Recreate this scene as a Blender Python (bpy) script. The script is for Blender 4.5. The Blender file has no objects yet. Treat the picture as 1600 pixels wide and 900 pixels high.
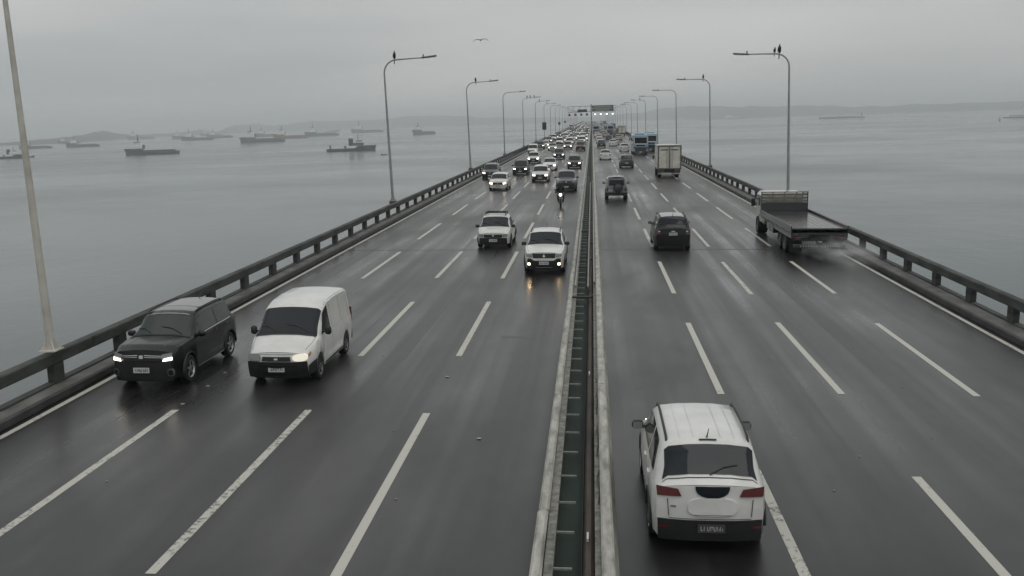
import bpy, bmesh, math, random
from mathutils import Vector, Matrix, Euler
R = math.radians
random.seed(7)
sc = bpy.context.scene
col = sc.collection

# ---------------------------------------------------------------- camera
FOC, VPX, VPY, ROLL, CAMH = 1500.0, 925.0, 183.0, R(1.8), 6.4
CROSSFALL = R(1.0)                      # the deck falls one degree to the right
WATER = -29.6
def cam_basis(r):
    F = Vector((VPX-800, 450-VPY, -FOC)).normalized()
    n = Vector((math.cos(r), math.sin(r), 0)).cross(F).normalized()
    return Matrix((F.cross(n), F, n))
CB = cam_basis(ROLL)
cam = bpy.data.objects.new('camera', bpy.data.cameras.new('camera'))
cam.data.sensor_width = 36; cam.data.lens = 36*FOC/1600
cam.data.clip_start = 0.1; cam.data.clip_end = 120000
cam.matrix_world = Matrix.Translation((0, 0, CAMH)) @ CB.to_4x4()
col.objects.link(cam); sc.camera = cam

# ---------------------------------------------------------------- sky, sun, exposure
SUN_EL, SUN_AZ = R(58), R(150)
world = bpy.data.worlds.new('World'); sc.world = world; world.use_nodes = True
nt = world.node_tree; nt.nodes.clear()
def wn(t, **k):
    n = nt.nodes.new(t)
    for a, b in k.items(): setattr(n, a, b)
    return n
def wl(a, b): nt.links.new(a, b)
tc = wn('ShaderNodeTexCoord'); sep = wn('ShaderNodeSeparateXYZ'); wl(tc.outputs['Generated'], sep.inputs[0])
zz = wn('ShaderNodeMath', operation='MAXIMUM'); wl(sep.outputs[2], zz.inputs[0]); zz.inputs[1].default_value = 0.0
# overcast luminance: grows towards the zenith as in a standard overcast sky
cie = wn('ShaderNodeMath', operation='MULTIPLY_ADD'); wl(zz.outputs[0], cie.inputs[0]); cie.inputs[1].default_value = 0.50; cie.inputs[2].default_value = 1.0
mp = wn('ShaderNodeMapping'); wl(tc.outputs['Generated'], mp.inputs[0]); mp.inputs['Scale'].default_value = (1.0, 1.0, 6.0); mp.inputs['Location'].default_value = (4.302, -2.276, 2.636)
n1 = wn('ShaderNodeTexNoise'); wl(mp.outputs[0], n1.inputs['Vector']); n1.inputs['Scale'].default_value = 1.3; n1.inputs['Detail'].default_value = 5; n1.inputs['Roughness'].default_value = 0.45
mr = wn('ShaderNodeMapRange'); wl(n1.outputs[0], mr.inputs[0]); mr.inputs[1].default_value = 0.3; mr.inputs[2].default_value = 0.7; mr.inputs[3].default_value = 0.70; mr.inputs[4].default_value = 1.15
mul = wn('ShaderNodeMath', operation='MULTIPLY'); wl(cie.outputs[0], mul.inputs[0]); wl(mr.outputs[0], mul.inputs[1])
cr = wn('ShaderNodeValToRGB'); wl(n1.outputs[0], cr.inputs[0])
cr.color_ramp.elements[0].position = 0.34; cr.color_ramp.elements[0].color = (0.43, 0.465, 0.475, 1)
cr.color_ramp.elements[1].position = 0.56; cr.color_ramp.elements[1].color = (0.495, 0.497, 0.487, 1)
vm = wn('ShaderNodeVectorMath', operation='SCALE'); wl(cr.outputs[0], vm.inputs[0]); wl(mul.outputs[0], vm.inputs['Scale'])
sky = wn('ShaderNodeTexSky', sky_type='NISHITA'); sky.sun_disc = False; sky.sun_elevation = SUN_EL; sky.sun_rotation = SUN_AZ
sk = wn('ShaderNodeVectorMath', operation='SCALE'); wl(sky.outputs[0], sk.inputs[0]); sk.inputs['Scale'].default_value = 0.06
mx = wn('ShaderNodeMix', data_type='RGBA'); mx.inputs[0].default_value = 0.06
wl(vm.outputs[0], mx.inputs[6]); wl(sk.outputs[0], mx.inputs[7])
bg = wn('ShaderNodeBackground'); wl(mx.outputs[2], bg.inputs[0]); bg.inputs[1].default_value = 1.07
wo = wn('ShaderNodeOutputWorld'); wl(bg.outputs[0], wo.inputs[0])

sun = bpy.data.objects.new('sun', bpy.data.lights.new('sun', 'SUN'))
sun.data.energy = 0.5; sun.data.angle = R(40); sun.data.color = (1.0, 0.97, 0.92)
sd = Vector((math.sin(SUN_AZ)*math.cos(SUN_EL), math.cos(SUN_AZ)*math.cos(SUN_EL), math.sin(SUN_EL)))
sun.rotation_euler = sd.to_track_quat('Z', 'Y').to_euler(); sun.location = (0, -40, 60)
col.objects.link(sun)
vs = sc.view_settings
vs.view_transform = 'Standard'; vs.look = 'None'; vs.gamma = 1; vs.exposure = 0; vs.use_curve_mapping = False
sc.render.engine = 'CYCLES'
sc.cycles.max_bounces = 6; sc.cycles.diffuse_bounces = 3; sc.cycles.glossy_bounces = 3; sc.cycles.volume_bounces = 1
sc.cycles.use_denoising = True; sc.cycles.adaptive_threshold = 0.02
sc.cycles.caustics_reflective = False; sc.cycles.caustics_refractive = False

# ---------------------------------------------------------------- coordinates
TILT = Matrix.Rotation(CROSSFALL, 4, 'Y')
def dk(x, y, z): return TILT @ Vector((x, y, z))                       # deck frame -> world
CBD = (TILT.to_3x3().inverted() @ CB)
def on_deck(px, py, z=0.0):                                             # where that spot of the photograph lies on the deck
    d = CBD @ Vector((px-800, 450-py, -FOC)); t = (z-CAMH)/d.z
    return d.x*t, d.y*t
def on_water(px, py, dmax=11000.0):
    d = CB @ Vector((px-800, 450-py, -FOC))
    t = (WATER-CAMH)/d.z if d.z < 0 else 1e9
    dist = math.hypot(d.x, d.y)*t
    if dist > dmax or dist < 0: t = dmax/math.hypot(d.x, d.y)
    return Vector((d.x*t, d.y*t, WATER))
def height_at(px, py, p):                                               # height of a point above p seen at that pixel
    d = CB @ Vector((px-800, 450-py, -FOC)); t = math.hypot(p.x, p.y)/math.hypot(d.x, d.y)
    return CAMH + d.z*t

# ---------------------------------------------------------------- materials
MATS = {}
def mat(name, c, rough=0.6, metal=0.0, emit=None, es=0.0, var=0.0, vscale=6.0, spec=0.5, bump=0.0, bscale=60.0, coat=0.0, stretch=(1, 1, 1), c2=None):
    if name in MATS: return MATS[name]
    m = bpy.data.materials.new(name); m.use_nodes = True; t = m.node_tree; b = t.nodes['Principled BSDF']
    b.inputs['Base Color'].default_value = (*c, 1); b.inputs['Roughness'].default_value = rough; b.inputs['Metallic'].default_value = metal
    b.inputs['Specular IOR Level'].default_value = spec; b.inputs['Coat Weight'].default_value = coat; b.inputs['Coat Roughness'].default_value = 0.06
    if emit: b.inputs['Emission Color'].default_value = (*emit, 1); b.inputs['Emission Strength'].default_value = es
    if var or bump:
        co = t.nodes.new('ShaderNodeTexCoord'); ma = t.nodes.new('ShaderNodeMapping'); ma.inputs['Scale'].default_value = stretch
        t.links.new(co.outputs['Object'], ma.inputs[0])
    if var:
        n = t.nodes.new('ShaderNodeTexNoise'); n.inputs['Scale'].default_value = vscale; n.inputs['Detail'].default_value = 5; n.inputs['Roughness'].default_value = 0.6
        t.links.new(ma.outputs[0], n.inputs['Vector'])
        r = t.nodes.new('ShaderNodeValToRGB'); t.links.new(n.outputs[0], r.inputs[0])
        a = tuple(x*(1-var) for x in c) if c2 is None else c2
        r.color_ramp.elements[0].position = 0.33; r.color_ramp.elements[0].color = (*a, 1)
        r.color_ramp.elements[1].position = 0.67; r.color_ramp.elements[1].color = (*[min(1, x*(1+var*0.5)) for x in c], 1)
        t.links.new(r.outputs[0], b.inputs['Base Color'])
    if bump:
        n2 = t.nodes.new('ShaderNodeTexNoise'); n2.inputs['Scale'].default_value = bscale; n2.inputs['Detail'].default_value = 3
        t.links.new(ma.outputs[0], n2.inputs['Vector'])
        bp = t.nodes.new('ShaderNodeBump'); bp.inputs['Strength'].default_value = bump; bp.inputs['Distance'].default_value = 0.02
        t.links.new(n2.outputs[0], bp.inputs['Height']); t.links.new(bp.outputs[0], b.inputs['Normal'])
    MATS[name] = m; return m

def paint(name, c, rough=0.32, dirt=0.12):
    m = mat('paint_'+name, c, rough, var=dirt, vscale=1.6, coat=0.8, spec=0.35); return m
P_WHITE = paint('white', (0.72, 0.715, 0.69)); P_OFFWHITE = paint('off_white', (0.66, 0.655, 0.62)); P_SILVER = paint('silver', (0.42, 0.43, 0.43)); P_BLACK = mat('paint_black', (0.008, 0.008, 0.009), 0.35, coat=0.4, spec=0.25)
P_GREY = paint('grey', (0.10, 0.105, 0.11)); P_BROWN = paint('brown', (0.075, 0.05, 0.045)); P_BLUE = paint('blue', (0.22, 0.34, 0.45)); P_RED = paint('red', (0.10, 0.035, 0.035)); P_BEIGE = paint('beige', (0.40, 0.37, 0.31))
P_DKGREY = paint('dark_grey', (0.04, 0.042, 0.045)); P_BUS2 = paint('teal_bus', (0.33, 0.46, 0.54)); P_CREAM = paint('cream', (0.62, 0.60, 0.53), dirt=0.2)
GLASS = mat('car_glass', (0.010, 0.014, 0.019), 0.05, spec=0.36)
GLASS_T = mat('car_glass_tinted_green', (0.018, 0.026, 0.024), 0.06, spec=0.6)
PLASTIC = mat('black_plastic', (0.018, 0.018, 0.019), 0.55, var=0.3)
RUBBER = mat('tyre_rubber', (0.014, 0.014, 0.014), 0.7)
ALLOY = mat('wheel_alloy', (0.42, 0.42, 0.43), 0.35, 0.8)
STEELRIM = mat('steel_rim', (0.16, 0.16, 0.165), 0.5, 0.5)
CHROME = mat('chrome', (0.62, 0.62, 0.62), 0.18, 1.0)
LAMP_ON = mat('headlight_lit', (0.8, 0.8, 0.78), 0.1, emit=(1.0, 0.90, 0.74), es=6.0)
FOG_ON = mat('fog_light_lit', (0.8, 0.7, 0.5), 0.1, emit=(1.0, 0.70, 0.40), es=22.0)
LAMP_FAR = mat('headlight_lit_far', (0.8, 0.8, 0.78), 0.1, emit=(1.0, 0.95, 0.86), es=3.2)
LAMP_DIM = mat('headlight_dim', (0.8, 0.78, 0.72), 0.1, emit=(1.0, 0.9, 0.7), es=0.45)
LAMP_OFF = mat('headlight_glass', (0.22, 0.23, 0.23), 0.12, coat=0.5)
TAIL = mat('taillight_red', (0.11, 0.022, 0.024), 0.2, coat=0.3)
TAILW = mat('taillight_white', (0.45, 0.45, 0.45), 0.2)
AMBER = mat('amber_lens', (0.35, 0.16, 0.03), 0.25)
PLATE = mat('plate_white', (0.55, 0.55, 0.56), 0.5)
PLATE_D = mat('plate_dark', (0.06, 0.06, 0.06), 0.6)  # dark plate ground that carries pale marks
INK = mat('plate_ink', (0.05, 0.05, 0.06), 0.6)
INK_L = mat('plate_marks_pale', (0.36, 0.36, 0.36), 0.6)
SEAM = mat('panel_gap', (0.02, 0.02, 0.02), 0.8)
UNDER = mat('underbody', (0.008, 0.008, 0.008), 0.9)

# ---------------------------------------------------------------- mesh helpers
class MB:
    def __init__(s): s.v, s.f, s.m = [], [], []
    def add(s, vs, fs, m=0):
        o = len(s.v); s.v += [tuple(p) for p in vs]; s.f += [tuple(i+o for i in f) for f in fs]; s.m += [m]*len(fs); return s
    def box(s, c, d, m=0, ch=0.0, M=None):
        x, y, z = (k/2 for k in d); pts = []; fs = []
        if ch <= 0:
            pts = [(a*x, b*y, e*z) for e in (-1, 1) for b in (-1, 1) for a in (-1, 1)]
            fs = [(0, 2, 3, 1), (4, 5, 7, 6), (0, 1, 5, 4), (2, 6, 7, 3), (0, 4, 6, 2), (1, 3, 7, 5)]
        else:
            ch = min(ch, x*.95, y*.95, z*.95); idx = {}
            for a in (-1, 1):
                for b in (-1, 1):
                    for e in (-1, 1):
                        for ax in range(3):
                            idx[a, b, e, ax] = len(pts)
                            pts.append((a*(x-(ax != 0)*ch), b*(y-(ax != 1)*ch), e*(z-(ax != 2)*ch)))
            S = (-1, 1)
            for a in S: fs.append([idx[a, b, e, 0] for b, e in ((-1, -1), (1, -1), (1, 1), (-1, 1))][::a])
            for b in S: fs.append([idx[a, b, e, 1] for a, e in ((-1, -1), (-1, 1), (1, 1), (1, -1))][::b])
            for e in S: fs.append([idx[a, b, e, 2] for a, b in ((-1, -1), (1, -1), (1, 1), (-1, 1))][::e])
            for a in S:
                for b in S: fs.append([idx[a, b, -1, 0], idx[a, b, -1, 1], idx[a, b, 1, 1], idx[a, b, 1, 0]][::a*b])
                for e in S: fs.append([idx[a, -1, e, 0], idx[a, 1, e, 0], idx[a, 1, e, 2], idx[a, -1, e, 2]][::a*e])
            for b in S:
                for e in S: fs.append([idx[-1, b, e, 2], idx[1, b, e, 2], idx[1, b, e, 1], idx[-1, b, e, 1]][::b*e])
            for a in S:
                for b in S:
                    for e in S: fs.append([idx[a, b, e, 0], idx[a, b, e, 1], idx[a, b, e, 2]][::a*b*e])
        if M is not None: pts = [M @ Vector(p) for p in pts]
        return s.add([(p[0]+c[0], p[1]+c[1], p[2]+c[2]) for p in pts], fs, m)
    def tube(s, pts, r, n=8, m=0, caps=True):
        pts = [Vector(p) for p in pts]; rs = r if isinstance(r, (list, tuple)) else [r]*len(pts); vs, fs = [], []
        up = None
        for i, p in enumerate(pts):
            d = (pts[min(i+1, len(pts)-1)]-pts[max(i-1, 0)]).normalized()
            if up is None: up = Vector((0, 0, 1)) if abs(d.z) < 0.9 else Vector((1, 0, 0))
            u = d.cross(up).normalized(); w = u.cross(d); up = w
            vs += [p+(u*math.cos(2*math.pi*k/n)+w*math.sin(2*math.pi*k/n))*rs[i] for k in range(n)]
        for i in range(len(pts)-1):
            fs += [(i*n+k, i*n+(k+1) % n, (i+1)*n+(k+1) % n, (i+1)*n+k) for k in range(n)]
        if caps: fs += [tuple(range(n))[::-1], tuple(range((len(pts)-1)*n, len(pts)*n))]
        return s.add(vs, fs, m)
    def lathe_x(s, prof, c=(0, 0, 0), n=20, m=0):                        # profile of (radius, x) turned about the x axis
        vs, fs = [], []
        for (r, x) in prof: vs += [(c[0]+x, c[1]+r*math.cos(2*math.pi*k/n), c[2]+r*math.sin(2*math.pi*k/n)) for k in range(n)]
        for i in range(len(prof)-1): fs += [(i*n+k, i*n+(k+1) % n, (i+1)*n+(k+1) % n, (i+1)*n+k) for k in range(n)]
        return s.add(vs, fs, m)
    def ell(s, c, r, n=12, k=8, m=0, M=None):
        vs, fs = [], []
        for i in range(k+1):
            t = math.pi*i/k
            for j in range(n):
                a = 2*math.pi*j/n; p = Vector((r[0]*math.sin(t)*math.cos(a), r[1]*math.sin(t)*math.sin(a), r[2]*math.cos(t)))
                if M is not None: p = M @ p
                vs.append(p+Vector(c))
        for i in range(k): fs += [(i*n+j, (i+1)*n+j, (i+1)*n+(j+1) % n, i*n+(j+1) % n) for j in range(n)]
        return s.add(vs, fs, m)
    def grid(s, P, m=0, flip=False):
        a, b = len(P), len(P[0]); vs = [p for row in P for p in row]
        fs = [(i*b+j, i*b+j+1, (i+1)*b+j+1, (i+1)*b+j) for i in range(a-1) for j in range(b-1)]
        if flip: fs = [f[::-1] for f in fs]
        return s.add(vs, fs, m)
    def build(s, name, mats, parent=None, smooth=None, link=True):
        me = bpy.data.meshes.new(name); me.from_pydata(s.v, [], s.f)
        for mm in (mats if isinstance(mats, (list, tuple)) else [mats]): me.materials.append(mm)
        me.polygons.foreach_set('material_index', s.m)
        if smooth:
            me.polygons.foreach_set('use_smooth', [True]*len(me.polygons)); me.update(); me.set_sharp_from_angle(angle=R(smooth))
        me.update()
        o = bpy.data.objects.new(name, me)
        if link: col.objects.link(o)
        if parent is not None: o.parent = parent
        return o
def tag(o, label=None, cat=None, group=None, kind=None):
    for k, v in (('label', label), ('category', cat), ('group', group), ('kind', kind)):
        if v: o[k] = v
    return o
def empty(name, link=True):
    o = bpy.data.objects.new(name, None); o.empty_display_size = 0.2
    if link: col.objects.link(o)
    return o
def inst(name, me, parent, loc=(0, 0, 0), rot=(0, 0, 0), link=True):
    o = bpy.data.objects.new(name, me); o.location = loc; o.rotation_euler = rot; o.parent = parent
    if link: col.objects.link(o)
    return o
DECKROT = (0, CROSSFALL, 0)
ORD = ['first', 'second', 'third', 'fourth', 'fifth', 'sixth', 'seventh', 'eighth', 'ninth', 'tenth', 'eleventh', 'twelfth', 'thirteenth', 'fourteenth', 'fifteenth', 'sixteenth', 'seventeenth', 'eighteenth', 'nineteenth', 'twentieth', 'twenty-first', 'twenty-second']

# ================================================================= SETTING
# ---------------------------------------------------------------- sea
def sea_material():
    m = bpy.data.materials.new('sea_water'); m.use_nodes = True; t = m.node_tree; b = t.nodes['Principled BSDF']
    b.inputs['Base Color'].default_value = (0.060, 0.080, 0.080, 1); b.inputs['IOR'].default_value = 1.33
    g = t.nodes.new('ShaderNodeNewGeometry')
    def noise(scale, st, det=4, rough=0.55):
        mp = t.nodes.new('ShaderNodeMapping'); mp.inputs['Scale'].default_value = st; t.links.new(g.outputs['Position'], mp.inputs[0])
        n = t.nodes.new('ShaderNodeTexNoise'); n.inputs['Scale'].default_value = scale; n.inputs['Detail'].default_value = det; n.inputs['Roughness'].default_value = rough
        t.links.new(mp.outputs[0], n.inputs['Vector']); return n
    calm = noise(0.0022, (0.8, 1.0, 1), 6, 0.62)                         # slicks and rippled lanes
    r = t.nodes.new('ShaderNodeMapRange'); t.links.new(calm.outputs[0], r.inputs[0]); r.inputs[1].default_value = 0.40; r.inputs[2].default_value = 0.62; r.inputs[3].default_value = 0.08; r.inputs[4].default_value = 0.26
    t.links.new(r.outputs[0], b.inputs['Roughness'])
    w1 = noise(0.55, (1.0, 0.55, 1), 4); w2 = noise(0.09, (1.0, 0.5, 1), 3)
    ad = t.nodes.new('ShaderNodeMath'); ad.operation = 'MULTIPLY_ADD'; t.links.new(w2.outputs[0], ad.inputs[0]); ad.inputs[1].default_value = 3.0; t.links.new(w1.outputs[0], ad.inputs[2])
    bs = t.nodes.new('ShaderNodeMapRange'); t.links.new(calm.outputs[0], bs.inputs[0]); bs.inputs[1].default_value = 0.40; bs.inputs[2].default_value = 0.62; bs.inputs[3].default_value = 0.06; bs.inputs[4].default_value = 0.22
    bp = t.nodes.new('ShaderNodeBump'); bp.inputs['Distance'].default_value = 0.35; t.links.new(bs.outputs[0], bp.inputs['Strength']); t.links.new(ad.outputs[0], bp.inputs['Height']); t.links.new(bp.outputs[0], b.inputs['Normal'])
    return m
S = 26000
o = MB().add([(-S, -600, WATER), (S, -600, WATER), (S, S, WATER), (-S, S, WATER)], [(0, 1, 2, 3)]).build('sea', sea_material())
tag(o, 'calm grey bay water on both sides of the bridge', None, None, 'structure')

# ---------------------------------------------------------------- road deck
def asphalt():
    m = bpy.data.materials.new('wet_asphalt'); m.use_nodes = True; t = m.node_tree; b = t.nodes['Principled BSDF']
    co = t.nodes.new('ShaderNodeTexCoord')
    def noise(scale, st, det=5, rough=0.6, loc=(0, 0, 0)):
        mp = t.nodes.new('ShaderNodeMapping'); mp.inputs['Scale'].default_value = st; mp.inputs['Location'].default_value = loc; t.links.new(co.outputs['Object'], mp.inputs[0])
        n = t.nodes.new('ShaderNodeTexNoise'); n.inputs['Scale'].default_value = scale; n.inputs['Detail'].default_value = det; n.inputs['Roughness'].default_value = rough
        t.links.new(mp.outputs[0], n.inputs['Vector']); return n.outputs[0]
    def ramp(f, a, b_, c, d):
        r = t.nodes.new('ShaderNodeMapRange'); t.links.new(f, r.inputs[0])
        for i, v in enumerate((a, b_, c, d)): r.inputs[i+1].default_value = v
        return r.outputs[0]
    def mth(op, a, b_):
        q = t.nodes.new('ShaderNodeMath'); q.operation = op
        for i, v in enumerate((a, b_)):
            if isinstance(v, (int, float)): q.inputs[i].default_value = v
            else: t.links.new(v, q.inputs[i])
        return q.outputs[0]
    track = noise(1.0, (1.15, 0.016, 1), 4, 0.55)                         # wheel tracks run along the lanes
    patch = noise(0.16, (1, 0.35, 1), 5, 0.6, (3, 7, 0))
    slab = noise(1.0, (0.30, 0.05, 1), 2, 0.4, (11, 2, 0))
    grain = noise(38, (1, 1, 1), 4, 0.7)
    v = mth('MULTIPLY', ramp(track, 0.32, 0.68, 0.52, 1.50), ramp(patch, 0.3, 0.7, 0.62, 1.42))
    mott = noise(2.4, (1, 0.6, 1), 4, 0.65, (5, 1, 0)); v = mth('MULTIPLY', v, ramp(mott, 0.3, 0.7, 0.80, 1.22))
    v = mth('MULTIPLY', v, ramp(grain, 0.25, 0.75, 0.72, 1.28)); v = mth('MULTIPLY', v, ramp(slab, 0.35, 0.65, 0.90, 1.12))
    # faint transverse seams of the deck slabs
    mixc = t.nodes.new('ShaderNodeVectorMath'); mixc.operation = 'SCALE'; mixc.inputs[0].default_value = (0.019, 0.019, 0.0186); t.links.new(v, mixc.inputs['Scale'])
    t.links.new(mixc.outputs[0], b.inputs['Base Color'])
    wet = mth('MULTIPLY', ramp(patch, 0.33, 0.66, 0.0, 1.0), ramp(track, 0.36, 0.60, 1.0, 0.15))
    t.links.new(ramp(wet, 0, 1, 0.40, 0.17), b.inputs['Roughness'])
    b.inputs['Specular IOR Level'].default_value = 0.5
    t.links.new(ramp(wet, 0, 1, 0.0, 0.62), b.inputs['Coat Weight']); b.inputs['Coat Roughness'].default_value = 0.22; b.inputs['Coat IOR'].default_value = 1.36
    bp = t.nodes.new('ShaderNodeBump'); bp.inputs['Strength'].default_value = 0.22; bp.inputs['Distance'].default_value = 0.008
    t.links.new(grain, bp.inputs['Height']); t.links.new(bp.outputs[0], b.inputs['Normal'])
    return m
ASPHALT = asphalt()
CONC = mat('weathered_concrete', (0.062, 0.068, 0.061), 0.75, var=0.75, vscale=1.7, bump=0.3, bscale=25, stretch=(1, 0.35, 1.6))
CONC_K = mat('walkway_concrete', (0.135, 0.135, 0.122), 0.6, var=0.5, vscale=1.3, bump=0.25, bscale=30)
CONC_D = mat('dark_kerb', (0.045, 0.046, 0.044), 0.6, var=0.5, vscale=2.0)
CONC_P = mat('pale_barrier_concrete', (0.40, 0.395, 0.35), 0.6, var=0.5, vscale=6.0, bump=0.3, bscale=20, stretch=(1, 0.25, 1))
CONC_G = mat('grey_kerb_concrete', (0.20, 0.20, 0.175), 0.65, var=0.6, vscale=7.0, bump=0.4, bscale=20)
def worn_paint():
    m = bpy.data.materials.new('worn_road_paint'); m.use_nodes = True; t = m.node_tree; b = t.nodes['Principled BSDF']; g = t.nodes.new('ShaderNodeNewGeometry')
    n = t.nodes.new('ShaderNodeTexNoise'); n.inputs['Scale'].default_value = 9; n.inputs['Detail'].default_value = 6; n.inputs['Roughness'].default_value = 0.7; t.links.new(g.outputs['Position'], n.inputs['Vector'])
    r = t.nodes.new('ShaderNodeValToRGB'); t.links.new(n.outputs[0], r.inputs[0])
    r.color_ramp.elements[0].position = 0.34; r.color_ramp.elements[0].color = (0.13, 0.13, 0.12, 1); r.color_ramp.elements[1].position = 0.46; r.color_ramp.elements[1].color = (0.50, 0.49, 0.44, 1)
    oi = t.nodes.new('ShaderNodeObjectInfo'); ad = t.nodes.new('ShaderNodeMath'); ad.operation = 'MULTIPLY_ADD'; t.links.new(oi.outputs['Random'], ad.inputs[0]); ad.inputs[1].default_value = -0.13; t.links.new(n.outputs[0], ad.inputs[2])
    n3 = t.nodes.new('ShaderNodeTexNoise'); n3.inputs['Scale'].default_value = 0.7; n3.inputs['Detail'].default_value = 3; t.links.new(g.outputs['Position'], n3.inputs['Vector'])
    a2 = t.nodes.new('ShaderNodeMath'); a2.operation = 'MULTIPLY_ADD'; t.links.new(n3.outputs[0], a2.inputs[0]); a2.inputs[1].default_value = 0.30; t.links.new(ad.outputs[0], a2.inputs[2])
    a3 = t.nodes.new('ShaderNodeMath'); a3.operation = 'SUBTRACT'; t.links.new(a2.outputs[0], a3.inputs[0]); a3.inputs[1].default_value = 0.045
    t.links.new(a3.outputs[0], r.inputs[0])
    t.links.new(r.outputs[0], b.inputs['Base Color']); b.inputs['Roughness'].default_value = 0.5; return m
PAINT = worn_paint()
FAR = 1500.0
road = empty('road'); road.rotation_euler = DECKROT; tag(road, 'wet grey asphalt carriageways of the bridge with white lane lines', None, None, 'structure')
MB().box((-0.4, FAR/2-40, -1.0), (26.4, FAR+80, 1.98)).build('deck_slab', CONC, road)
MB().add([(-12.56, -60, 0), (-0.93, -60, 0), (-0.93, FAR, 0), (-12.56, FAR, 0)], [(0, 1, 2, 3)]).build('carriageway', ASPHALT, road)
MB().add([(0.2, -60, 0), (11.62, -60, 0), (11.62, FAR, 0), (0.2, FAR, 0)], [(0, 1, 2, 3)]).build('carriageway', ASPHALT, road)
def rect(x0, x1, y0, y1, z): return [(x0, y0, z), (x1, y0, z), (x1, y1, z), (x0, y1, z)], [(0, 1, 2, 3)]
for x in (-12.36, 11.45):
    MB().add(*rect(x-0.075, x+0.075, -40, FAR, 0.004)).build('edge_line', PAINT, road)
dash = MB().add(*rect(-0.082, 0.082, 0, 7.9, 0)).build('lane_dash', PAINT, road, link=False).data
LL, RL = (-9.5, -6.46, -3.74), (2.89, 5.66, 8.66)
far = MB()
for xs, y0 in ((LL, 12.35), (RL, 8.95)):
    for x in xs:
        for k in range(-2, 100):
            y = y0+12.97*k
            if k < 42: inst('lane_dash', dash, road, (x+random.uniform(-.01, .01), y+random.uniform(-.12, .12), 0.004))
            else: far.add(*rect(x-.065, x+.065, y, y+7.9, 0.004))
tag(far.build('distant_lane_dashes', PAINT, road), kind='stuff')
JOINT = mat('expansion_joint', (0.02, 0.02, 0.02), 0.5)
JM = mat('joint_edge', (0.026, 0.026, 0.025), 0.40, var=0.4)
for y in (-3.4, 46.8, 97, 147, 197, 247, 297):
    for (a, b) in ((-12.5, -1.05), (0.3, 11.6)):
        MB().add(*rect(a, b, y-0.10, y+0.10, 0.002)).build('joint_seal', JM, road)
        MB().add(*rect(a, b, y-0.012, y+0.012, 0.0065)).build('expansion_joint', JOINT, road)
# patched seams and repair strips
REPAIR = mat('asphalt_patch', (0.019, 0.019, 0.0185), 0.33, var=0.5, vscale=1.2)
for (x, y, w, l) in ((-2.3, 27.6, 1.0, 0.25), (3.6, 58, 0.12, 22), (-5.2, 25, 0.08, 18), (-10.9, 30, 0.07, 26), (7.0, 24, 0.07, 30), (9.9, 60, 0.1, 25)):
    MB().add(*rect(x-w/2, x+w/2, y, y+l, 0.002)).build('asphalt_repair', REPAIR, road)
# raised studs and litter
STUD = mat('road_stud', (0.32, 0.31, 0.27), 0.35)
for i, (px, py) in enumerate(((345, 583), (318, 604), (278, 632), (740, 686), (905, 602))):
    x, y = on_deck(px, py) if i < 4 else (-3.74, 23.2)
    s_ = MB().box((0, 0, 0.012), (0.085, 0.07, 0.018), ch=0.008).build('road_stud', STUD, road); s_.location = (x, y, 0.002)
lit = MB(); rr = random.Random(3)
for k in range(90):
    x = rr.choice([rr.uniform(-12.4, -1.2), rr.uniform(0.5, 11.4)]); y = rr.uniform(10, 60); a = rr.uniform(0, 3); s_ = rr.uniform(.010, .024)
    lit.box((x, y, s_*.4), (s_, s_*1.5, s_*.6), M=Matrix.Rotation(a, 3, 'Z'))
tag(lit.build('road_grit', mat('grit', (0.33, 0.32, 0.29), 0.8), None), 'scattered pale grit and litter on the wet road', None, None, 'stuff').rotation_euler = DECKROT

# ---------------------------------------------------------------- kerbs, walkways, railings
RAILX = (-13.16, 12.38)
for side, rx, kx, lab in ((-1, RAILX[0], -12.55, 'left'), (1, RAILX[1], 11.66, 'right')):
    k = empty('kerb'); k.rotation_euler = DECKROT; tag(k, f'low concrete kerb and service walkway along the {lab} edge of the bridge', None, None, 'structure')
    out = rx+side*0.16
    MB().box(((kx+kx+side*0.12)/2, FAR/2-30, 0.11), (0.12, FAR+60, 0.22), ch=0.03).build('kerb_stone', CONC_D, k)
    MB().box(((kx+side*0.12+out)/2, FAR/2-30, 0.10), (abs(out-kx-side*0.12), FAR+60, 0.19)).build('walkway', CONC_K, k)
    r = empty('bridge_railing'); r.rotation_euler = DECKROT
    tag(r, f'weathered concrete balustrade with square openings along the {lab} edge of the bridge', 'railing', 'concrete balustrades')
    pm = MB().box((0, 0, 0.44), (0.20, 0.44, 0.50), ch=0.02).build('post', CONC, link=False).data
    y0 = 21.75 if side < 0 else 22.6
    n = 0
    for i in range(-8, 285):
        y = y0+3.245*i
        if y < 900: inst('post', pm, r, (rx, y, 0), (0, 0, random.uniform(-.01, .01))); n += 1
    m = MB()
    for i in range(285, 400): m.box((rx, y0+3.245*i, 0.405), (0.24, 0.46, 0.42))
    tag(m.build('distant_posts', CONC, r), kind='stuff')
    sills = MB().box((rx+side*.03, FAR/2-30, 0.215), (0.22, FAR+60, 0.05), ch=0.015).build('base_beam', CONC, r)
    seg = 12.98
    tm = MB().box((0, 0, 0.83), (0.25, seg-0.02, 0.30), ch=0.03).build('top_beam', CONC, link=False).data
    for i in range(-2, 70): inst('top_beam', tm, r, (rx+random.uniform(-.006, .006), y0+1.62+seg*(i+0.5), random.uniform(-.008, .008)))
    e = y0+1.62+seg*70
    MB().box((rx, (e+FAR)/2, 0.83), (0.25, FAR-e, 0.30)).build('distant_top_beam', CONC, r)

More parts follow.
